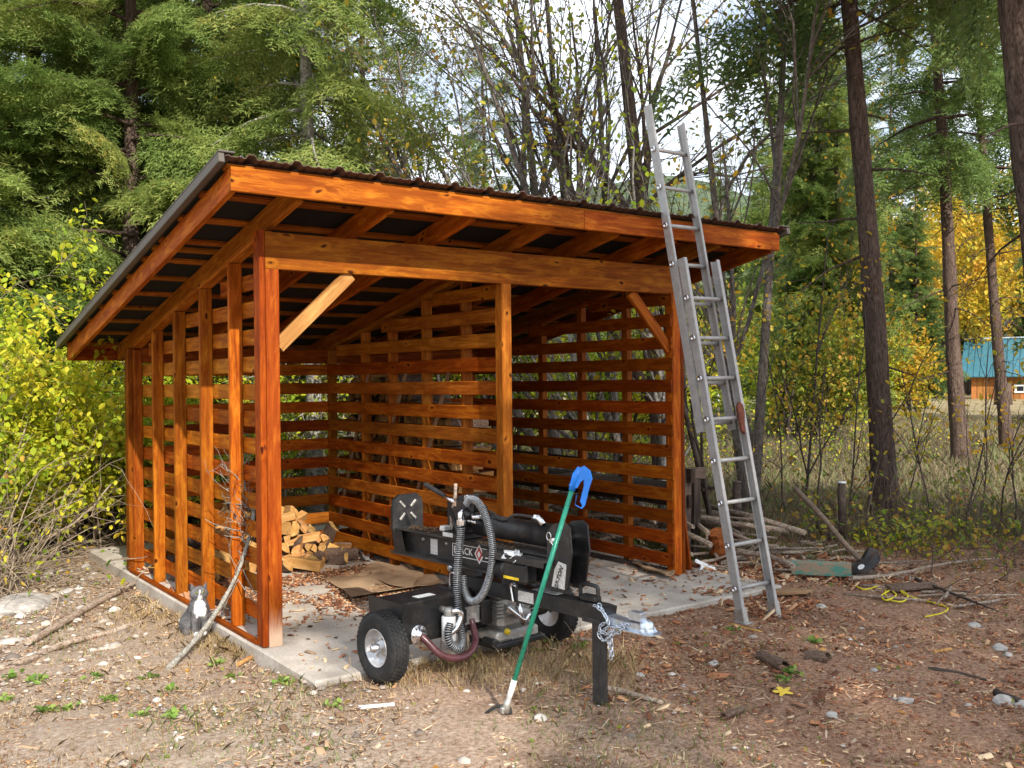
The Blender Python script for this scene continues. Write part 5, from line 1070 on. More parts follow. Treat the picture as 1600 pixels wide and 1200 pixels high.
# ------------------------------------------------------------------ cat
def cat():
    p = gnd(311, 992); t = thing('cat', 'grey and white cat sitting beside the slab near the leaning branch', 'cat', p)
    to = (CAM-p); t.rotation_euler = (0, 0, math.atan2(to.y, to.x)+PI/2+0.12)     # local -Y looks at the camera
    mb_ = bpy.data.metaballs.new('mb'); mb_.resolution = 0.011; mb_.render_resolution = 0.011; mb_.threshold = 0.5
    def el(c, s, rot=None):
        e = mb_.elements.new(type='ELLIPSOID'); e.co = c; e.radius = 1.0; e.size_x, e.size_y, e.size_z = [q*1.5 for q in s]; e.stiffness = 3.0
        if rot: e.rotation = Matrix.Rotation(rot[1], 4, rot[0]).to_quaternion()
    f = 1.22
    def E(c, s, rot=None): el(tuple(v*f for v in c), tuple(v*f for v in s), rot)
    E((0, 0.075, 0.075), (0.078, 0.085, 0.075)); E((0, 0.03, 0.125), (0.060, 0.060, 0.080), ('X', 0.25)); E((0, -0.01, 0.165), (0.047, 0.045, 0.055)); E((0, 0.005, 0.20), (0.036, 0.036, 0.035))
    for s in (-1, 1):
        E((s*0.062, 0.06, 0.05), (0.036, 0.062, 0.052)); E((s*0.066, 0.005, 0.014), (0.018, 0.040, 0.014))
        for k in range(6): E((s*0.026, -0.040, 0.14-0.023*k), (0.018, 0.020, 0.022))
        E((s*0.026, -0.054, 0.012), (0.019, 0.027, 0.013))
    E((0, -0.018, 0.245), (0.043, 0.040, 0.037)); E((0, -0.052, 0.233), (0.018, 0.016, 0.013)); E((0.016, -0.044, 0.230), (0.015, 0.014, 0.013)); E((-0.016, -0.044, 0.230), (0.015, 0.014, 0.013))
    E((0.028, -0.018, 0.236), (0.022, 0.025, 0.022)); E((-0.028, -0.018, 0.236), (0.022, 0.025, 0.022))
    for k in range(9): a = 0.2+k*0.26; E((0.085*math.cos(a-0.6)+0.01, 0.10-0.12*math.sin(a*0.62), 0.018), (0.015, 0.018, 0.015))
    o = bpy.data.objects.new('mb', mb_); COL.objects.link(o); bpy.context.view_layer.update(); dg = bpy.context.evaluated_depsgraph_get()
    me = bpy.data.meshes.new_from_object(o.evaluated_get(dg)); bpy.data.objects.remove(o); bpy.data.metaballs.remove(mb_); me.name = 'body'
    me.polygons.foreach_set('use_smooth', np.ones(len(me.polygons), bool)); me.materials.clear()
    m, nt, b = nmat('grey_white_fur', 0.9, 0.1); v = objco(nt, (1, 1, 1), False); sx = N(nt, 'ShaderNodeSeparateXYZ'); 
    nz = N(nt, 'ShaderNodeTexNoise'); nz.inputs['Scale'].default_value = 45; nt.links.new(v, nz.inputs['Vector']); mx = N(nt, 'ShaderNodeVectorMath', operation='MULTIPLY_ADD'); mx.inputs[1].default_value = (0.03,)*3; nt.links.new(nz.outputs['Color'], mx.inputs[0]); nt.links.new(v, mx.inputs[2])
    def blob(c, s, lo=0.8, hi=1.05):
        mp = N(nt, 'ShaderNodeMapping'); mp.vector_type = 'POINT'; mp.inputs['Scale'].default_value = tuple(1/q for q in s); mp.inputs['Location'].default_value = tuple(-(a+0.015)/q for a, q in zip(c, s)); nt.links.new(mx.outputs[0], mp.inputs[0])
        ln = N(nt, 'ShaderNodeVectorMath', operation='LENGTH'); nt.links.new(mp.outputs[0], ln.inputs[0]); return ramp(nt, ln.outputs['Value'], [(lo, (1, 1, 1)), (hi, (0, 0, 0))])
    fur = ramp(nt, noise(nt, v, 30, 5), [(0.35, (0.075, 0.072, 0.075)), (0.65, (0.17, 0.165, 0.17))]); w = (0.80, 0.79, 0.78)
    c = mixc(nt, blob((0, -0.075*f, 0.165*f), (0.046, 0.07, 0.085)), fur, w)
    for cc, ss in (((0, -0.065*f, 0.010*f), (0.07, 0.055, 0.030)), ((0, -0.075*f, 0.225*f), (0.020, 0.03, 0.016)), ((0, -0.062*f, 0.255*f), (0.006, 0.02, 0.022))): c = mixc(nt, blob(cc, ss), c, w)
    nt.links.new(c, b.inputs['Base Color']); bump(nt, b, noise(nt, objco(nt, (60, 60, 20), False), 4, 3), 0.5, 0.004); me.materials.append(m); link(bpy.data.objects.new('body', me), t)
    nv = len(me.vertices); co = np.empty(nv*3, np.float32); me.vertices.foreach_get('co', co); co = co.reshape(-1, 3); no = np.empty(nv*3, np.float32); me.vertices.foreach_get('normal', no); no = no.reshape(-1, 3)
    rr = np.random.RandomState(3); ix = rr.randint(0, nv, 16000); b0 = co[ix]+rr.normal(0, 0.003, (16000, 3)); dv = no[ix]*0.55+np.array([0, 0, -0.75])+rr.normal(0, 0.25, (16000, 3)); dv /= np.linalg.norm(dv, axis=1)[:, None]
    sd2 = np.cross(dv, no[ix]); sd2 /= np.maximum(1e-6, np.linalg.norm(sd2, axis=1))[:, None]; ln = np.where(co[ix][:, 2:3] > 0.225*f, 0.006, 0.012)*rr.uniform(0.6, 1.3, (16000, 1))
    Vf = np.stack([b0-sd2*0.0009, b0+sd2*0.0009, b0+dv*ln], 1).reshape(-1, 3); fo = ob('fur', mesh_np('fur', Vf, np.arange(len(Vf)).reshape(-1, 3)), m, t); fo['kind'] = 'stuff'
    fm = plain('ear_fur', (0.11, 0.10, 0.105), 0.9); em = plain('cat_eye', (0.20, 0.22, 0.05), 0.15, 0, 0.6); nm_ = plain('cat_nose', (0.30, 0.14, 0.13), 0.5); pm = plain('pupil', (0.005, 0.005, 0.005), 0.1)
    for s in (-1, 1):
        m = MB(); c = Vector((s*0.032*f, -0.012*f, 0.268*f)); tp = c+Vector((s*0.012, -0.004, 0.042)); q = [c+Vector((s*0.018, 0.004, -0.008)), c+Vector((-s*0.018, 0.004, 0.004)), c+Vector((0, -0.014, -0.004))]
        m.add(q+[tp]+[c+Vector((s*0.009, 0.0, 0.02))], [(0, 1, 3), (1, 2, 3), (2, 0, 3), (0, 2, 1)]); m.ob('ear', fm, t)
        m = MB(); m.lathe([(0.0, 0.0075), (0.0055, 0.006), (0.0085, 0.0)], (s*0.0175*f, -0.0545*f, 0.251*f), (s*0.3, -1, 0), 12); e = m.ob('eye', em, t)
        m = MB(); m.box((s*0.0185*f, -0.0615*f, 0.251*f), (0.003, 0.002, 0.010)); m.ob('pupil', pm, e)
    m = MB(); m.prism([(-0.005, 0.004), (0, -0.005), (0.005, 0.004)], (0, -0.0685*f, 0.238*f), (1, 0, 0), (0, 0, 1), 0.004); m.ob('nose', nm_, t)
    return t
cat()

# ------------------------------------------------------------------ sticks and branches
p0 = gnd(262, 1046, 0.01); p1 = Vector((-0.10, 0.47, 0.28)); p2 = at(378, 878, 6.50); p3 = at(396, 800, 6.55); p4 = at(385, 770, 6.6); p5 = at(372, 738, 6.6)
bt = thing('fallen_branch', 'grey lichened dead branch with bare twigs leaning against the left wall by the cat', 'branch', p0)
m = MB(); rgb = random.Random(8); path = [Vector(q)-p0 for q in smooth_path([p0, at(310, 994, 6.18), at(345, 945, 6.35), p2, p3, p4, p5], 6)]; rs = list(np.linspace(0.019, 0.012, 22))+list(np.linspace(0.012, 0.005, len(path)-22)); m.tube(path, [r*rgb.uniform(0.85, 1.2) for r in rs], 9); m.ob('stem', MT['lichen'], bt)
m = MB()
for k in range(15, len(path)-1):
    for _ in range(2 if k > 18 else 1):
        d = (path[k+1]-path[k-1]).normalized(); u = -RT0*rgb.uniform(-0.2, 1.2)+Vector((0, 0, rgb.uniform(-0.3, 0.8)))+FW*rgb.uniform(-0.4, 0.3); L_ = rgb.uniform(0.08, 0.34)
        grow(m, [], path[k], (d*0.5+u), L_, 0.0055*rgb.uniform(0.6, 1.1), 1, rgb, 0.9, 0, 5, (1, 3), 0.28, 5)
for (a, b_) in (((372, 905), (420, 1000)), ((372, 905), (330, 960)), ((380, 890), (408, 960))):
    q0 = at(*a, 6.5)-p0; q1 = at(*b_, 6.35)-p0; grow(m, [], q0, q1-q0, (q1-q0).length, 0.004, 1, rgb, 0.6, 0, 6, (2, 4), 0.12, 4)
m.ob('twigs', MT['lichen'], bt)
m = MB(); rgb = random.Random(5)
for _ in range(34): grow(m, [], at(402+rgb.uniform(-8, 8), 800+rgb.uniform(-70, 60), 6.62)-p0, Vector((rgb.uniform(-1, 1), rgb.uniform(-1, 1), rgb.uniform(-1.2, 0.8))), rgb.uniform(0.08, 0.22), 0.0025, 1, rgb, 0.9, 0, 4, (2, 4), 0.35, 3)
m.ob('dark_twigs', MT['twig_dark'], bt)
def ground_stick(name, pxs, r, mat, label, cat='stick', lift=0.0, **kw):
    pts = [gnd(px, py, (r[0] if hasattr(r, '__len__') else r)*0.7+lift) for px, py in pxs]; return stick(name, pts, r, mat, label, cat, **kw)
ground_stick('fallen_pole', [(45, 1003), (100, 972), (150, 942), (205, 914), (222, 895)], (0.030, 0.016), 'stick', 'upper of two peeling poles lying on the gravel left of the slab', 'pole', seed=11, twigs=4, lift=0.01)
ground_stick('fallen_pole', [(-20, 1050), (35, 1034), (90, 1010), (135, 996), (180, 985), (235, 968)], (0.024, 0.018), 'stick', 'lower of two peeling poles lying on the gravel left of the slab', 'pole', seed=12, twigs=3, lift=0.006)
ground_stick('stick', [(0, 1027), (30, 1032)], 0.008, 'stick', 'short grey stick at the left edge above the lower pole', seed=13)
ground_stick('branch', [(-10, 752), (40, 750), (95, 740), (130, 735)], (0.016, 0.008), 'stick', 'thin dead branch lying in the brambles left of the slab', seed=14, twigs=5, lift=0.35)
ground_stick('stick', [(372, 1038), (412, 1018)], 0.013, 'cut', 'pale freshly split stick in front of the left corner post', seed=15)
ground_stick('stick', [(905, 998), (935, 1003)], 0.013, 'stick', 'short pale stick behind the jack leg of the splitter', seed=16)
ground_stick('stick', [(948, 1074), (990, 1085), (1035, 1097)], (0.017, 0.012), 'stick', 'grey stick lying right of the jack leg of the splitter', seed=17)
ground_stick('stick', [(1190, 988), (1140, 975)], 0.010, 'cut', 'pale splinter under the ladder foot', seed=18)
ground_stick('stick', [(1450, 1045), (1500, 1052), (1540, 1062)], (0.014, 0.008), 'twig_dark', 'dark bark strip in the right foreground', seed=19)
ground_stick('stick', [(1555, 1082), (1600, 1098)], (0.02, 0.015), 'twig_dark', 'dark stick at the right edge in the foreground', seed=20)
ground_stick('branch', [(1150, 862), (1195, 868), (1240, 884)], (0.03, 0.022), 'stick', 'grey branch lying behind the painted block', seed=21, lift=0.12)
ground_stick('branch', [(1330, 905), (1400, 897), (1480, 880), (1560, 872)], (0.02, 0.008), 'stick', 'long grey branch trailing right from the axe head', seed=22, twigs=8, lift=0.05)
ground_stick('branch', [(1430, 905), (1500, 932), (1560, 955)], (0.016, 0.006), 'twig_dark', 'thin dark branch right of the yellow rope', seed=23, twigs=6, lift=0.03)
def chunk(name, px, py, L, r, rz, mat, label, cat, tilt=0.0, sq=0.6, seed=1, lift=0.0, hollow=False):
    rg = random.Random(seed); p = gnd(px, py); m = MB(); n = 10; path = [Vector((L*(k/6-0.5), rg.uniform(-1, 1)*r*0.12, 0)) for k in range(7)]
    m.tube(path, [r*rg.uniform(0.8, 1.12) for _ in path], n, True, False)
    for v in range(len(m.v)): x, y, z = m.v[v]; q = 1+rg.uniform(-.1, .1); m.v[v] = (x+rg.uniform(-.01, .01), y*q, z*sq*q)
    o = m.ob(name, MT[mat]); o.location = p+Vector((0, 0, r*sq*0.75+lift)); o.rotation_euler = (rg.uniform(0, 0.5), tilt, rz); return tag(o, label, cat)
def bark_curl(name, px, py, L, r, rz, label, seed=1):
    rg = random.Random(seed); p = gnd(px, py); m = MB(); n = 12; S = 8; vs = []; a1 = PI*1.45
    for j in range(S+1):
        x = L*(j/S-0.5)+0; q = r*rg.uniform(0.88, 1.1)
        for i in range(n+1):
            a = -0.3*PI+a1*i/n; e = rg.uniform(-.012, .012)*(j in (0, S)); vs.append((x+e, q*math.cos(a), q*0.8*math.sin(a)))
            vs.append((x+e, (q-0.008)*math.cos(a), (q-0.008)*0.8*math.sin(a)))
    W_ = 2*(n+1); fs = []
    for j in range(S):
        for i in range(n):
            a, b_ = j*W_+2*i, (j+1)*W_+2*i; fs += [(a, a+2, b_+2, b_), (a+1, b_+1, b_+3, a+3)]
        a, b_ = j*W_, (j+1)*W_; fs += [(a, b_, b_+1, a+1), (a+2*n, a+2*n+1, b_+2*n+1, b_+2*n)]
    for i in range(n): fs += [(2*i, 2*i+1, 2*i+3, 2*i+2), (S*W_+2*i, S*W_+2*i+2, S*W_+2*i+3, S*W_+2*i+1)]
    m.add(vs, fs); o = m.ob(name, MT['log_bark']); o.location = p+Vector((0, 0, r*0.7)); o.rotation_euler = (0, 0.05, rz); return tag(o, label, 'bark')
bark_curl('bark_curl', 1207, 1040, 0.27, 0.042, 1.19, 'dark hollow curl of bark in the right foreground, longer of two', 3)
bark_curl('bark_curl', 1277, 1035, 0.13, 0.048, 1.9, 'short dark hollow bark curl right of the longer one', 4)
bark_curl('bark_curl', 1145, 1118, 0.16, 0.02, 0.1, 'thin reddish bark strip at the bottom of the view', 6)
chunk('bark_slab', 1425, 925, 0.42, 0.05, -0.45, 'log_bark', 'dark bark slab with orange edge behind the yellow rope', 'bark', seed=5, sq=0.35, lift=0.03)
chunk('rotten_stump', 1128, 880, 0.25, 0.11, 0.4, 'chunk_orange', 'crumbling orange rotten log beside the log rack', 'rotten log', tilt=1.3, sq=0.9, seed=6, lift=0.1)
chunk('bark_slab', 1350, 905, 0.35, 0.05, 0.2, 'log_bark', 'reddish bark slab below the axe head', 'bark', seed=8, sq=0.4, lift=0.02)
chunk('bark_piece', 1475, 1018, 0.15, 0.02, -0.2, 'cut', 'long orange splinter of wood in the right foreground', 'wood splinter', seed=9, sq=0.3)
chunk('bark_piece', 1285, 1018, 0.06, 0.02, 0.2, 'cut', 'small orange wood chip beside the short bark curl', 'wood chip', seed=10, sq=0.4)
chunk('white_bone', 588, 1105, 0.17, 0.014, -0.35, 'paper', 'pale crumpled strip lying in the foreground left of the reacher pole', 'strip', seed=12, sq=0.6)
# painted block and flat board
def gbox(name, px0, py0, px1, py1, w, h, mat, label, cat, lift=0.0, tilt=0.0):
    a = gnd(px0, py0); b_ = gnd(px1, py1); o = board(name, a+Vector((0, 0, h/2+lift)), b_+Vector((0, 0, h/2+lift+tilt)), w, h, mat, None, ch=0.006); return tag(o, label, cat)
m, nt, b = nmat('flaking_teal_paint', 0.8, 0.2); v = objco(nt, (1, 3, 3)); nn = noise(nt, v, 7, 7, 0.8); c = ramp(nt, nn, [(0.48, (0.36, 0.25, 0.17)), (0.53, (0.10, 0.28, 0.22))]); nt.links.new(c, b.inputs['Base Color']); bump(nt, b, nn, 0.4, 0.01); MT['teal'] = m
gbox('painted_timber', 1237, 902, 1330, 906, 0.09, 0.115, 'teal', 'short squared timber with flaking teal paint beneath the axe', 'timber', 0.03)
gbox('plank', 1198, 933, 1262, 930, 0.12, 0.03, 'raw', 'short grey brown plank lying beside the ladder foot', 'plank', 0.02)
# axe
hd = at(1350, 880, 8.25); bt_ = at(1243, 764, 8.9)
ax_ = thing('axe', 'splitting axe with long worn handle standing head down on the debris right of the ladder', 'axe', hd)
m = MB(); path = smooth_path([bt_-hd, (bt_-hd)*0.6+Vector((0, 0, 0.01)), (bt_-hd)*0.25-Vector((0, 0, 0.012)), (bt_-hd)*0.02], 5); m.tube(path, [0.028]+[0.024]*(len(path)-4)+[0.025, 0.025, 0.025], 10)
m.ob('handle', MT['handle'], ax_)
hx = (RT0*0.93+Vector((0, 0, 0.40))).normalized(); hu = Vector((0, 0, 1))*0.93-RT0*0.37
m = MB(); m.prism([(-0.17, -0.095), (-0.19, 0.02), (-0.15, 0.04), (-0.06, 0.035), (0.0, 0.045), (0.09, 0.115), (0.145, 0.06), (0.135, -0.02), (0.08, -0.05), (0.0, -0.055), (-0.08, -0.06)], -FW*0.03, hx, hu, 0.001)
vs = [Vector(v) for v in m.v]; k = len(vs)//2; m2 = MB(); m2.v = [tuple(v+FW*0.02*(1 if abs(v.dot(hx)+0.02) < 0.1 else -0.1)*-1) for v in vs[:k]]+[tuple(v+FW*(0.06 if abs(v.dot(hx)+0.02) < 0.1 else 0.035)) for v in vs[k:]]
m2.f = list(m.f); m2.sm = [False]*len(m.f); m2.ob('head', MT['axe'], ax_)
m = MB(); m.prism([(0.030*math.cos(a), 0.020*math.sin(a)) for a in [k*PI/6 for k in range(12)]], -FW*0.056-hx*0.05, hx, hu, 0.004); m.ob('sticker', MT['paper'], ax_)
# yellow rope
rp = [(1338, 916), (1352, 921), (1378, 915), (1392, 922), (1400, 930), (1385, 938), (1378, 930), (1400, 920), (1418, 930), (1410, 940), (1388, 936), (1384, 922), (1396, 912), (1410, 926), (1422, 932), (1440, 937), (1466, 944), (1481, 950), (1472, 958), (1445, 964)]
m = MB(); rgr = random.Random(2); m.tube(smooth_path([gnd(px, py, 0.012+rgr.uniform(0, 0.03)*(k < 14)) for k, (px, py) in enumerate(rp)], 7), 0.0062, 8); tag(m.ob('rope', MT['rope']), 'bright yellow rope in a loose tangle on the wood chips', 'rope')
# rocks
def rock(px, py, r, label, seed, sc=(1, 1, 0.6), mat='rock'):
    rg = np.random.RandomState(seed); import bmesh; bm = bmesh.new(); bmesh.ops.create_icosphere(bm, subdivisions=3, radius=1.0); s = rg.uniform(0, 99)
    for v in bm.verts: q = np.array(v.co); k = 0.78+0.5*float(vnoise(np.array(q[0]*1.3+s), np.array(q[1]*1.3+q[2]*1.7+s), seed)); v.co = Vector(q*k*r*np.array(sc))
    me = bpy.data.meshes.new('rock'); bm.to_mesh(me); bm.free(); o = ob('rock', me, MT[mat]); o.location = gnd(px, py, r*sc[2]*0.25); o.rotation_euler = (0, 0, rg.uniform(0, 6)); return tag(o, label, 'rock')
rock(30, 944, 0.26, 'broad flat pale rock bedded in the gravel at the left edge', 1, (1.2, 0.9, 0.22))
rock(135, 886, 0.05, 'small white stone by the rear corner of the slab', 2)
rock(105, 924, 0.07, 'flat whitish stone between the pale rock and the slab', 3, (1.3, .8, .35)); rock(12, 1003, 0.06, 'flat white stone at the left edge below the pale rock', 4, (1.6, .7, .35))
for i, (px, py, r, lb) in enumerate(((1563, 1013, .045, 'rounded grey stone near the right edge, larger of a pair'), (1575, 1024, .03, 'small grey stone touching the larger rounded one near the right edge'), (1568, 1095, .05, 'angular pale stone in the lower right corner'), (1415, 1096, .04, 'pale rounded stone in the right foreground below the bark strip'),
                                     (1283, 948, .035, 'grey stone on the chips beyond the ladder foot'), (1365, 1048, .022, 'small pale stone right of the short bark curl'), (1600, 1102, .04, 'grey stone at the lower right edge'), (1000, 1056, .03, 'pale pebble right of the jack leg'), (363, 1066, .022, 'small pale stone in front of the leaning branch'),
                                     (845, 1122, .03, 'flat grey pebble just right of the reacher claw'), (1300, 1118, .028, 'grey pebble at the bottom of the view'), (1115, 1037, .03, 'grey pebble left of the long bark curl'), (462, 1053, .03, 'flat stone beside the front edge of the slab'), (1522, 978, .04, 'grey stone half buried right of the rope'))): rock(px, py, r, lb, 20+i)

# ------------------------------------------------------------------ old log rack right of the shed
RK = thing('log_rack', 'old dark weathered timber rack standing behind the right wall of the shed', 'log rack', (4.45, 0.6, 0))
def rb(name, a, b_, w, h, mat='dark_wood'): return board(name, Vector(a)-Vector((4.45, 0.6, 0)), Vector(b_)-Vector((4.45, 0.6, 0)), w, h, mat, RK)
q0 = gnd(1105, 884)
for (x, y) in ((4.52, 0.70), (4.35, 0.66), (4.35, 2.1), (4.35, 3.4), (5.0, 2.2)): board('post', (x-4.45, y-0.6, -0.05), (x-4.45+0.02, y-0.6, 0.80), 0.09, 0.10, 'grey_wood', RK, up=(0, 1, 0))
rb('rail', (4.36, 0.55, 0.74), (4.36, 3.6, 0.78), 0.04, 0.13); rb('rail', (4.36, 0.58, 0.50), (4.36, 3.6, 0.50), 0.04, 0.12); rb('rail', (4.3, 0.72, 0.75), (4.62, 0.64, 0.75), 0.035, 0.11, 'grey_wood')
for k in range(5): rb('slat', (4.42+0.13*k, 0.8, 0.56), (4.42+0.13*k, 3.5, 0.57), 0.10, 0.025)
rb('leaning_plank', (3.83, 0.12, 0.0), (3.80, 0.25, 1.0), 0.03, 0.09, 'stain_dark')
m = MB(); rgs = random.Random(14)
for k in range(150):
    c = Vector((rgs.uniform(4.0, 5.6), rgs.uniform(0.4, 3.4), 0)); c.z = hz(c.x, c.y)+rgs.uniform(0, 0.38)*(c.x < 5.2); a = rgs.gauss(1.4, 0.5); L = rgs.uniform(0.3, 1.3); d = Vector((math.cos(a), math.sin(a), rgs.uniform(-.1, .12))); m.tube([c-d*L/2, c+Vector((0, 0, .02)), c+d*L/2], [rgs.uniform(.01, .028)]*3, 6)
stuff(m.ob('stick_pile', MT['stick']), 'heap of grey sticks under and behind the old rack', 'stick pile')
m = MB()
for k in range(95):
    px = rgs.uniform(1100, 1330); p = gnd(px, rgs.uniform(858, 900)); a = rgs.gauss(-0.3, 0.7); L = rgs.uniform(0.08, 0.45); d = Vector((math.cos(a), math.sin(a), rgs.uniform(-.12, .12))); p.z += rgs.uniform(0, 0.10); m.tube([p-d*L/2, p, p+d*L/2], [rgs.uniform(.006, .02)]*3, 5)
for k in range(35):
    p = gnd(rgs.uniform(1330, 1560), rgs.uniform(880, 950)); a = rgs.gauss(-0.3, 0.5); L = rgs.uniform(0.1, 0.5); d = Vector((math.cos(a), math.sin(a), rgs.uniform(-.05, .05))); p.z += rgs.uniform(0, 0.04); m.tube([p-d*L/2, p, p+d*L/2], [rgs.uniform(.004, .013)]*3, 5)
stuff(m.ob('debris_sticks', MT['stick']), 'mess of broken sticks round the axe and painted timber', 'debris')

# ------------------------------------------------------------------ wire fence
def fence_post(px, dep, h, label, r=0.045):
    p = place(px, dep); t = thing('fence_post', label, 'fence post', p, 0, 'posts of the wire fence'); m = MB(); m.tube([(0, 0, -0.1), (0.005, 0, h*0.5), (0, 0.005, h)], [r, r*0.95, r*0.9], 10); m.ob('stake', MT['grey_wood'], t)
    m = MB(); m.lathe([(0, h+0.012), (r, h+0.008), (r*1.02, h-0.006)], (0, 0, 0), (0, 0, 1), 10); m.ob('cap', MT['paper'] if px == 1314 else MT['grey_wood'], t); return p+Vector((0, 0, 0))
fp = [fence_post(1314, 10.2, 0.62, 'short wooden fence post with a pale top behind the axe handle'), fence_post(1150, 9.6, 0.7, 'wooden fence post hidden behind the lower ladder'), fence_post(1720, 12.5, 0.85, 'fence post beyond the right edge')]
fp = [fp[1], fp[0], fp[2]]; wf = thing('wire_fence', 'thin wire mesh fence strung between the posts at the meadow edge', 'fence', fp[0]); 
for z in (0.12, 0.26, 0.40, 0.55):
    m = MB()
    for a, b_ in zip(fp, fp[1:]):
        pts = []
        for k in range(9): f = k/8; q = a.lerp(b_, f); pts.append(Vector((q.x, q.y, a.z*(1-f)+b_.z*f+z-0.03*math.sin(f*PI)))-fp[0])
        m.tube(pts, 0.0014, 3, False)
    m.ob('wire', MT['rust'], wf)
m = MB()
for a, b_ in zip(fp, fp[1:]):
    for k in range(1, 12): f = k/12; q = a.lerp(b_, f)-fp[0]; q.z = (a.z*(1-f)+b_.z*f)-fp[0].z-0.03*math.sin(f*PI); m.tube([q+Vector((0, 0, 0.12)), q+Vector((0, 0, 0.55))], 0.0011, 3, False)
o = m.ob('stay_wires', MT['rust'], wf); o['kind'] = 'stuff'

# ------------------------------------------------------------------ cabins across the meadow
MT['teal_roof'] = plain('teal_roof_steel', (0.05, 0.165, 0.215), 0.45, 0.1, 0.5, 0.12, 3)
MT['cabin'] = wood('orange_cabin_boards', [(0.30, 0.11, 0.03), (0.50, 0.21, 0.06), (0.62, 0.30, 0.10)], 0.8, False)
MT['bluegrey'] = plain('pale_blue_roof', (0.42, 0.50, 0.58), 0.5); MT['pink'] = plain('pinkish_siding', (0.42, 0.25, 0.20), 0.9); MT['glass'] = plain('dark_window_glass', (0.015, 0.02, 0.03), 0.08, 0, 0.8)
def cabin(name, label, pL, pR, zb, hw, hr, depth, wall, roof, ribs, window=None, ov=0.5, boardw=0.30, bn='siding_board'):
    """long wall from pL to pR faces the camera"""
    x = (pR-pL); L = x.length; x.normalize(); x.z = 0; x.normalize(); y = Vector((-x.y, x.x, 0))
    if y.dot(FW) < 0: y = -y
    base = Vector((pL.x, pL.y, zb)); t = thing(name, label, 'cabin', base)
    R = Matrix((x, y, Vector((0, 0, 1)))).transposed()
    m = MB(); m.box(x*L/2+y*(depth/2+0.03)+Vector((0, 0, hw/2)), (L-0.06, depth, hw), R=R); m.ob('wall', wall, t)
    k = int(L/boardw)
    for i in range(k):
        m = MB(); m.box(x*(i+0.5)*L/k+y*0.0+Vector((0, 0, hw/2)), (L/k-0.03, 0.03+0.006*(i % 3), hw), R=R); m.ob(bn, wall, t)
    a = math.atan2(hr, depth/2+ov); s = math.hypot(hr, depth/2+ov); z0 = hw-ov*hr/(depth/2+ov)*0.0
    Rr = R @ Matrix.Rotation(a, 3, 'X'); c = x*L/2+y*(-ov/2+depth/4)+Vector((0, 0, hw+hr/2-0.05)); m = MB(); m.box(c, (L+2*ov, s, 0.05), R=Rr); rf = m.ob('roof', roof, t)
    Rb = R @ Matrix.Rotation(-a, 3, 'X'); c2 = x*L/2+y*(depth*0.75+ov/2)+Vector((0, 0, hw+hr/2-0.05)); m = MB(); m.box(c2, (L+2*ov, s, 0.05), R=Rb); m.ob('roof', roof, t)
    for i in range(ribs+1): m = MB(); m.box(c+x*(-L/2-ov+0.03+(L+2*ov-0.06)*i/ribs)+Rr @ Vector((0, 0, 0.045)), (0.06, s, 0.04), R=Rr); m.ob('roof_rib', roof, rf)
    m = MB(); m.box(x*L/2+y*depth/2+Vector((0, 0, hw+hr-0.0)), (L+2*ov, 0.3, 0.07), R=R); m.ob('ridge_cap', MT['bluegrey'] if ribs > 10 else roof, rf)
    if window:
        wx, wz, ww, wh = window; q = x*wx-y*0.05+Vector((0, 0, wz)); w = bpy.data.objects.new('window', None); link(w, t); w.location = q
        m = MB()
        for dx, dz, sx, sz in ((0, wh/2, ww+0.16, 0.09), (0, -wh/2, ww+0.16, 0.09), (-ww/2, 0, 0.09, wh), (ww/2, 0, 0.09, wh), (0, 0, 0.07, wh)): m.box(x*dx+Vector((0, 0, dz)), (sx, 0.06, sz), R=R)
        m.ob('frame', MT['white'], w); m = MB(); m.box(y*0.01, (ww, 0.02, wh), R=R); m.ob('pane', MT['glass'], w)
    return t
cd_ = 54.0
cabin('cabin', 'orange board cabin with teal ribbed metal roof across the meadow', at(1517, 600, cd_), at(1790, 600, 50), at(1517, 634, cd_).z, at(1517, 588, cd_).z-at(1517, 634, cd_).z, 2.2, 5.5, MT['cabin'], MT['teal_roof'], 28, (2.65, at(1577, 607, cd_).z-at(1517, 634, cd_).z, 0.85, 0.36))
cabin('outbuilding', 'small orange wooden outbuilding far behind the yellow saplings', at(1243, 600, 62), at(1270, 600, 62), at(1243, 642, 62).z, 0.75, 0.55, 1.4, MT['cabin'], MT['cabin'], 4, None, 0.1)
cabin('house', 'distant low house with pale blue roof and pinkish wall behind the ladder', at(1075, 600, 58), at(1155, 600, 58), at(1100, 668, 58).z, at(1100, 637, 58).z-at(1100, 668, 58).z, 1.3, 4.0, MT['pink'], MT['bluegrey'], 6, None, 0.4, 0.6)
m = MB(); p = place(1567, 44); m.tube([(0, 0, -0.3), (0.02, 0, 0.5), (0.0, 0, 1.0)], [0.42, 0.36, 0.34], 12); o = m.ob('tree_stump', MT['bark_fir']); o.location = p; tag(o, 'cut tree stump in front of the cabin wall', 'stump')

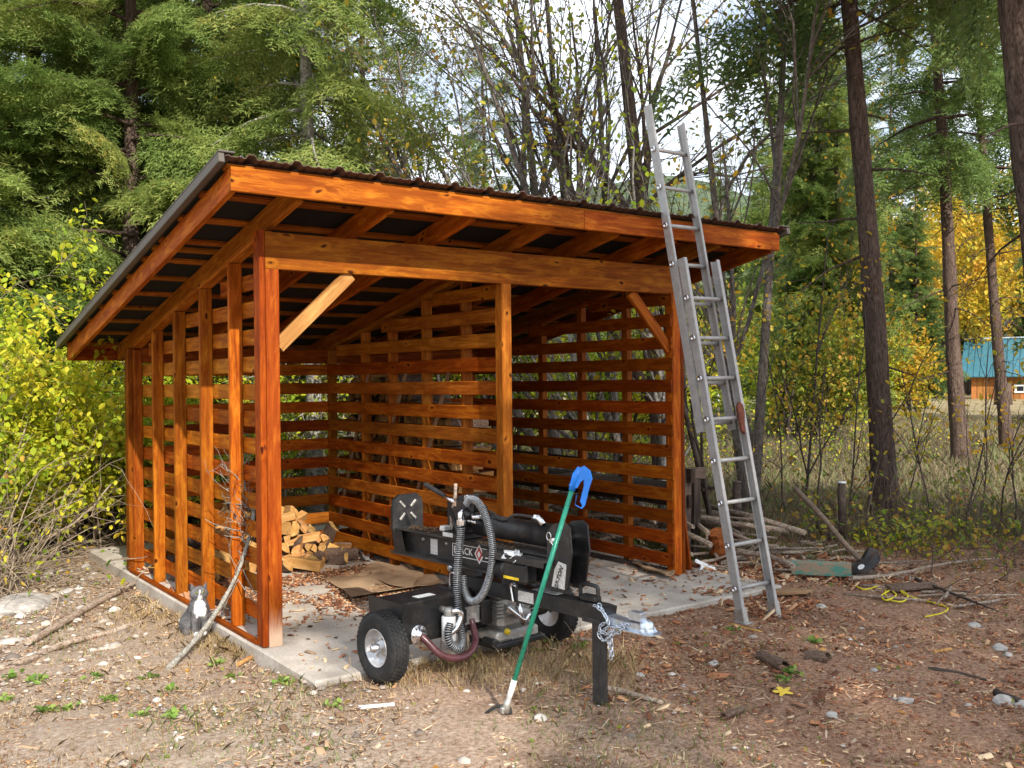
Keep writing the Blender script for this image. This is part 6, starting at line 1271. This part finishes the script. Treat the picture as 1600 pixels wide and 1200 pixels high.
# ------------------------------------------------------------------ litter on the ground
rng = np.random.RandomState(5)
CH_V = np.array([(-.5, -.5, 0), (.5, -.42, 0), (.62, .5, 0), (-.38, .42, 0), (-.45, -.42, 1), (.42, -.38, 1), (.5, .42, 1), (-.3, .38, 1)], float); CH_F = np.array([(0, 3, 2, 1), (4, 5, 6, 7), (0, 1, 5, 4), (1, 2, 6, 5), (2, 3, 7, 6), (3, 0, 4, 7)])
def flakes(name, label, mat, P_, L, Wd, T_, rng, tilt=0.35, cat='litter', bias=0.0):
    n = len(P_); a = rng.uniform(0, 2*PI, n); t1, t2 = rng.normal(0, tilt, n), rng.normal(0, tilt, n); ca, sa = np.cos(a), np.sin(a)
    X = np.stack([ca*np.cos(t1), sa*np.cos(t1), np.sin(t1)], -1); Y = np.stack([-sa, ca, np.sin(t2)], -1); Y -= X*np.sum(X*Y, 1)[:, None]; Y /= np.linalg.norm(Y, axis=1)[:, None]; Z = np.cross(X, Y)
    sz = np.exp(rng.normal(0, 0.5, n)); S = np.stack([L*sz, Wd*sz*rng.uniform(0.5, 1.4, n), T_*np.ones(n)], -1); V, F = inst(CH_V, CH_F, np.stack([X, Y, Z], -1), P_, S)
    return stuff(ob(name, mesh_np(name, V, F, np.repeat(np.clip(rng.rand(n)+bias, 0, 1), 6)), MT[mat]), label, cat)
def dn(seed, sc=1.3, th=0.45, w=0.2): return lambda x, y: np.clip((vnoise(x*sc+31, y*sc+17, seed)-th)/w, 0.06, 1)
right = lambda x, y: np.clip((x-0.3+1.2*(vnoise(x*1.1, y*1.1, 6)-0.5))/2.2, 0.10, 1)
nearw = lambda x, y: np.clip(1.25-np.hypot(x-1.0, y+2.0)/9.5, 0, 1)
flakes('bark_litter', 'reddish bark chips and crumbs strewn over the yard', 'chipred', scatter(32000, -2, 9, -5, 2.6, rng, lambda x, y: right(x, y)*nearw(x, y), z=0.004), 0.016, 0.008, 0.003, rng)
flakes('bark_litter', 'larger flakes of bark in the yard', 'chipred', scatter(1100, 0.5, 8, -4, 1.6, rng, lambda x, y: right(x, y)*nearw(x, y), z=0.008), 0.036, 0.015, 0.005, rng, 0.3, bias=0.05)
flakes('twig_litter', 'tan needles and broken twigs on the yard', 'chiptan', scatter(16000, -6, 7, -5, 4.5, rng, nearw, z=0.004), 0.038, 0.003, 0.003, rng, 0.2)
flakes('leaf_litter', 'dry tan crumbs over the left yard', 'chiptan', scatter(21000, -6, 3, -5, 4.5, rng, lambda x, y: np.clip((2.2-x)/3, 0.05, 1)*nearw(x, y), z=0.004), 0.016, 0.010, 0.004, rng)
GV = np.array([(1, 0, 0), (-1, 0, 0), (0, 1, 0), (0, -1, 0), (0, 0, .8), (0, 0, -.8), (.6, .6, .5), (-.6, .55, .45), (.55, -.6, .5), (-.6, -.6, .4)], float)
GF = np.array([(4, 6, 7), (4, 7, 9), (4, 9, 8), (4, 8, 6), (0, 2, 6), (2, 7, 6), (2, 1, 7), (1, 9, 7), (1, 3, 9), (3, 8, 9), (3, 0, 8), (0, 6, 8)])
def pebbles(name, label, P_, s, rng, cat='gravel'):
    n = len(P_); sz = s*np.exp(rng.normal(0, 0.55, n)); S = np.stack([sz, sz*rng.uniform(.6, 1, n), sz*rng.uniform(.4, .8, n)], -1); a = rng.uniform(0, 6.28, n); c, q = np.cos(a), np.sin(a); z = 0*a
    R = np.stack([np.stack([c, -q, z], -1), np.stack([q, c, z], -1), np.stack([z, z, z+1], -1)], 1); V, F = inst(GV, GF, R, P_, S); return stuff(ob(name, mesh_np(name, V, F, np.repeat(rng.rand(n), 12)), MT['gravel']), label, cat)
pebbles('gravel', 'fine pale gravel over the left of the yard', scatter(11000, -6, 8, -5, 4.2, rng, lambda x, y: np.clip((2.0-x)/3, 0.12, 1)*nearw(x, y)), 0.0085, rng)
pebbles('gravel', 'coarser whitish gravel beside the slab', scatter(650, -3.2, 0, 0.5, 4.2, rng, lambda x, y: np.clip(1.2-abs(x+0.9), 0.1, 1)), 0.019, rng)
# litter on the slab
def on_slab(n, fn):
    x = rng.uniform(0.0, 3.9, n*6); y = rng.uniform(-0.75, 3.1, n*6); k = rng.rand(n*6) < fn(x, y); x, y = x[k][:n], y[k][:n]; return np.stack([x, y, 0*x+0.006], -1)
sd_ = lambda x, y: np.clip(1.9*(vnoise(x*2.2, y*2.2, 12)-0.32), 0, 1)*np.clip((y-0.2+0.8*(vnoise(x*1.5, y*1.5, 2)-.5))/1.4, 0.0, 1)*(x < 1.75)+0.012+(x > 3.1)*(y < 0.6)*0.18*np.clip(vnoise(x*3, y*3, 5)*2-.7, 0, 1)
flakes('bark_litter', 'bark and splinters over the slab in the left bay', 'chipred', on_slab(13000, sd_), 0.028, 0.012, 0.005, rng, 0.25, bias=0.05)
flakes('wood_splinters', 'pale splinters over the slab near the firewood', 'chiptan', on_slab(1400, sd_), 0.05, 0.010, 0.006, rng, 0.25, bias=0.2)
P_ = scatter(1100, 3.2, 5.6, -1.3, 0.9, rng, lambda x, y: np.clip(vnoise(x*3, y*3, 4)*2-0.6, 0, 1)); P_[:, 2] += rng.uniform(0, 0.03, len(P_)); flakes('bark_litter', 'heaped bark splinters between the ladder and the axe', 'chipred', P_, 0.07, 0.018, 0.008, rng, 0.4, bias=0.15)
# leaves fallen on the ground
P_ = scatter(650, -4, 8, -4.5, 3.5, rng, nearw, z=0.012); o = ob('fallen_leaves', leaves_mesh('fallen_leaves', P_, 0.032, rng, droop=-0.25), MT['olive']); stuff(o, 'small dry leaves scattered over the yard', 'leaves')
lp_ = gnd(1223, 1080, 0.012); m = MB(); rr_ = [(0.062*(0.42+0.58*abs(math.cos(2.5*a))**1.6+0.09*math.sin(9*a))*math.cos(a), 0.05*(0.42+0.58*abs(math.cos(2.5*a))**1.6+0.09*math.sin(9*a))*math.sin(a)) for a in [2*PI*k/60 for k in range(60)]]; m.prism(rr_, lp_, (1, 0, .1), (0, 1, .15), 0.0012); MT['leaf_y'] = plain('yellow_leaf', (0.68, 0.47, 0.05), 0.7); tag(m.ob('maple_leaf', MT['leaf_y']), 'single large yellow maple leaf in the right foreground', 'leaf')
lp_ = gnd(1268, 1032, 0.012); m = MB(); m.prism([(a*0.6, b_*0.6) for a, b_ in rr_], lp_, (0.9, 0.4, .1), (-0.4, 0.9, .2), 0.0012); MT['leaf_o'] = plain('orange_leaf', (0.60, 0.20, 0.03), 0.7); 
tag(m.ob('maple_leaf', MT['leaf_o']), 'small orange leaf beside the green weed and bark curl', 'leaf')
# grass and weeds
def dry(x, y): return np.clip((vnoise(x*1.6+7, y*1.6, 21)-0.42)*4, 0.03, 1)*nearw(x, y)*np.clip(1.3-(x-0.5)/3.5, 0.12, 1)
blades('dry_grass', 'short dry straw coloured grass across the yard', 'straw', scatter(34000, -6, 6, -5, 4.0, rng, dry), 0.036, 0.0016, rng, 1.6)
blades('green_grass', 'patchy short green grass in the foreground', 'grassg', scatter(14000, -5, 5, -5, 2.5, rng, lambda x, y: np.clip((vnoise(x*2.1+3, y*2.1+9, 23)-0.50)*6, 0.0, 1)*nearw(x, y)*np.clip(1.2-(x)/2.5, 0.08, 1)), 0.035, 0.002, rng, 1.0)
P_ = np.array([tuple(gnd(rng.normal(375, 42), rng.normal(1004, 14))) for _ in range(2200)]); P_ = P_[(P_[:, 0] < -0.05) | (P_[:, 1] < -0.85)]; blades('dry_grass', 'tan dead grass round the cat and the leaning branch', 'straw', P_, 0.06, 0.0018, rng, 1.8)
P_ = np.array([tuple(gnd(rng.normal(230, 45), rng.normal(965, 17))) for _ in range(1500)]); P_ = P_[(P_[:, 0] < -0.08)]; blades('dry_grass', 'orange tan straw beside the slab', 'straw', P_, 0.045, 0.0018, rng, 2.2)
P_ = np.array([tuple(gnd(rng.uniform(600, 1000), rng.normal(1045, 18))) for _ in range(2600)]); P_ = P_[P_[:, 1] < -0.82]; blades('dry_grass', 'dry grass tufts along the front edge of the slab', 'straw', P_, 0.07, 0.0016, rng, 1.2)
blades('green_grass', 'green grass along the yard edge near the axe', 'grassg', scatter(9000, 4.3, 10, -1.4, 2.6, rng, lambda x, y: np.clip((vnoise(x*1.3, y*1.3, 29)-0.4)*4, 0.03, 1)*np.clip((y+0.45*x-2.0)/1.0, 0, 1)), 0.09, 0.0028, rng, 0.9)
blades('dry_grass', 'brown rough grass along the wire fence', 'meadow', scatter(16000, 3.9, 13, -1.0, 4.8, rng, lambda x, y: np.clip((y+0.5*x-3.3)/1.0, 0, 1)), 0.20, 0.0035, rng, 0.9)
WEED = [(60, 1065), (105, 1110), (175, 1095), (75, 1112), (230, 1060), (265, 1082), (10, 1095), (150, 1060), (270, 1118), (360, 1060), (445, 1068), (700, 1032), (735, 1030), (800, 1012), (840, 1020), (855, 1005), (890, 985), (905, 1012), (1140, 985), (1235, 1053), (1225, 1065), (1270, 1005), (480, 1042), (520, 1105), (335, 1040), (215, 1120), (20, 1060)]
WL_ = ["tuft of green weed left of the lower pole's end", 'green weed near the bottom left corner, larger', 'green weed at the lower left, right of the larger one', 'small green weed beside the larger one at the lower left', 'green weed below the middle of the lower pole', 'bright weed below and right of the lower pole', 'green weed at the far left edge near the bottom', 'green weed between the lower pole and the bottom edge', 'green weed below the foot of the leaning branch', 'green weed right of the foot of the leaning branch', "green weed just below the slab's left front corner", 'green weed right of the big wheel at the slab edge', 'green weed under the maroon hose', 'green weed under the engine of the splitter', 'green weed right of the reacher pole below the engine', 'green weed in front of the far wheel', 'green weed right of the far wheel', 'green weed below the far wheel', 'green weed left of the ladder foot', 'green weed beside the yellow maple leaf', 'green weed touching the yellow maple leaf', 'small green weed on the chips right of the ladder foot', 'green weed against the slab edge left of the big wheel', 'green weed in the foreground left of the pale strip', 'green weed by the pale split stick', 'green weed at the bottom edge on the left', 'second green weed at the left edge']
for i, (px, py) in enumerate(WEED):
    p = gnd(px, py); k = rng.randint(14, 26); Pn = np.array([tuple(p)]*k)+np.column_stack([rng.normal(0, .022, k), rng.normal(0, .022, k), rng.uniform(0.004, 0.02, k)])
    o = ob('weed', leaves_mesh('weed', Pn-np.array(tuple(p)), 0.038 if px < 500 else 0.034, rng, droop=-0.42), MT['weed']); o.location = p
    tag(o, WL_[i], 'weed', 'green weeds in the yard')
for i, (px, py, h) in enumerate(((665, 1040, 0.22), (690, 1050, 0.18), (780, 1075, 0.25), (830, 1050, 0.2), (905, 1035, 0.22), (560, 1065, 0.12), (655, 1060, 0.14), (865, 1020, 0.2))):
    p = gnd(px, py); m = MB(); tips = []; grow(m, tips, Vector((0, 0, 0)), Vector((rnd.uniform(-.3, .3), rnd.uniform(-.3, .3), 1)), h, 0.0022, 1, rnd, 0.6, 0.0, 5, (2, 4), 0.15, 3)
    t = thing('dry_weed', ['dry weed stem under the maroon hose, taller', 'dry weed stem below the looped hose', 'tall dry weed stem just left of the reacher pole', 'dry weed stem right of the reacher pole below the engine', 'dry weed stem between the far wheel and the jack leg', 'short dry weed stem in front of the big wheel', 'dry weed stem beside the tread of the big wheel', "dry weed stem at the far wheel's inner side"][i], 'weed', p, 0, 'dry weed stems before the slab'); m.ob('stem', MT['twig_tan'], t); m = MB()
    for q in tips[4::5]: m.lathe([(0, .005), (.0035, .002), (.0035, -.002), (0, -.005)], q, (0, 0, 1), 6)
    o = m.ob('seed_heads', MT['card'], t); o['kind'] = 'stuff'
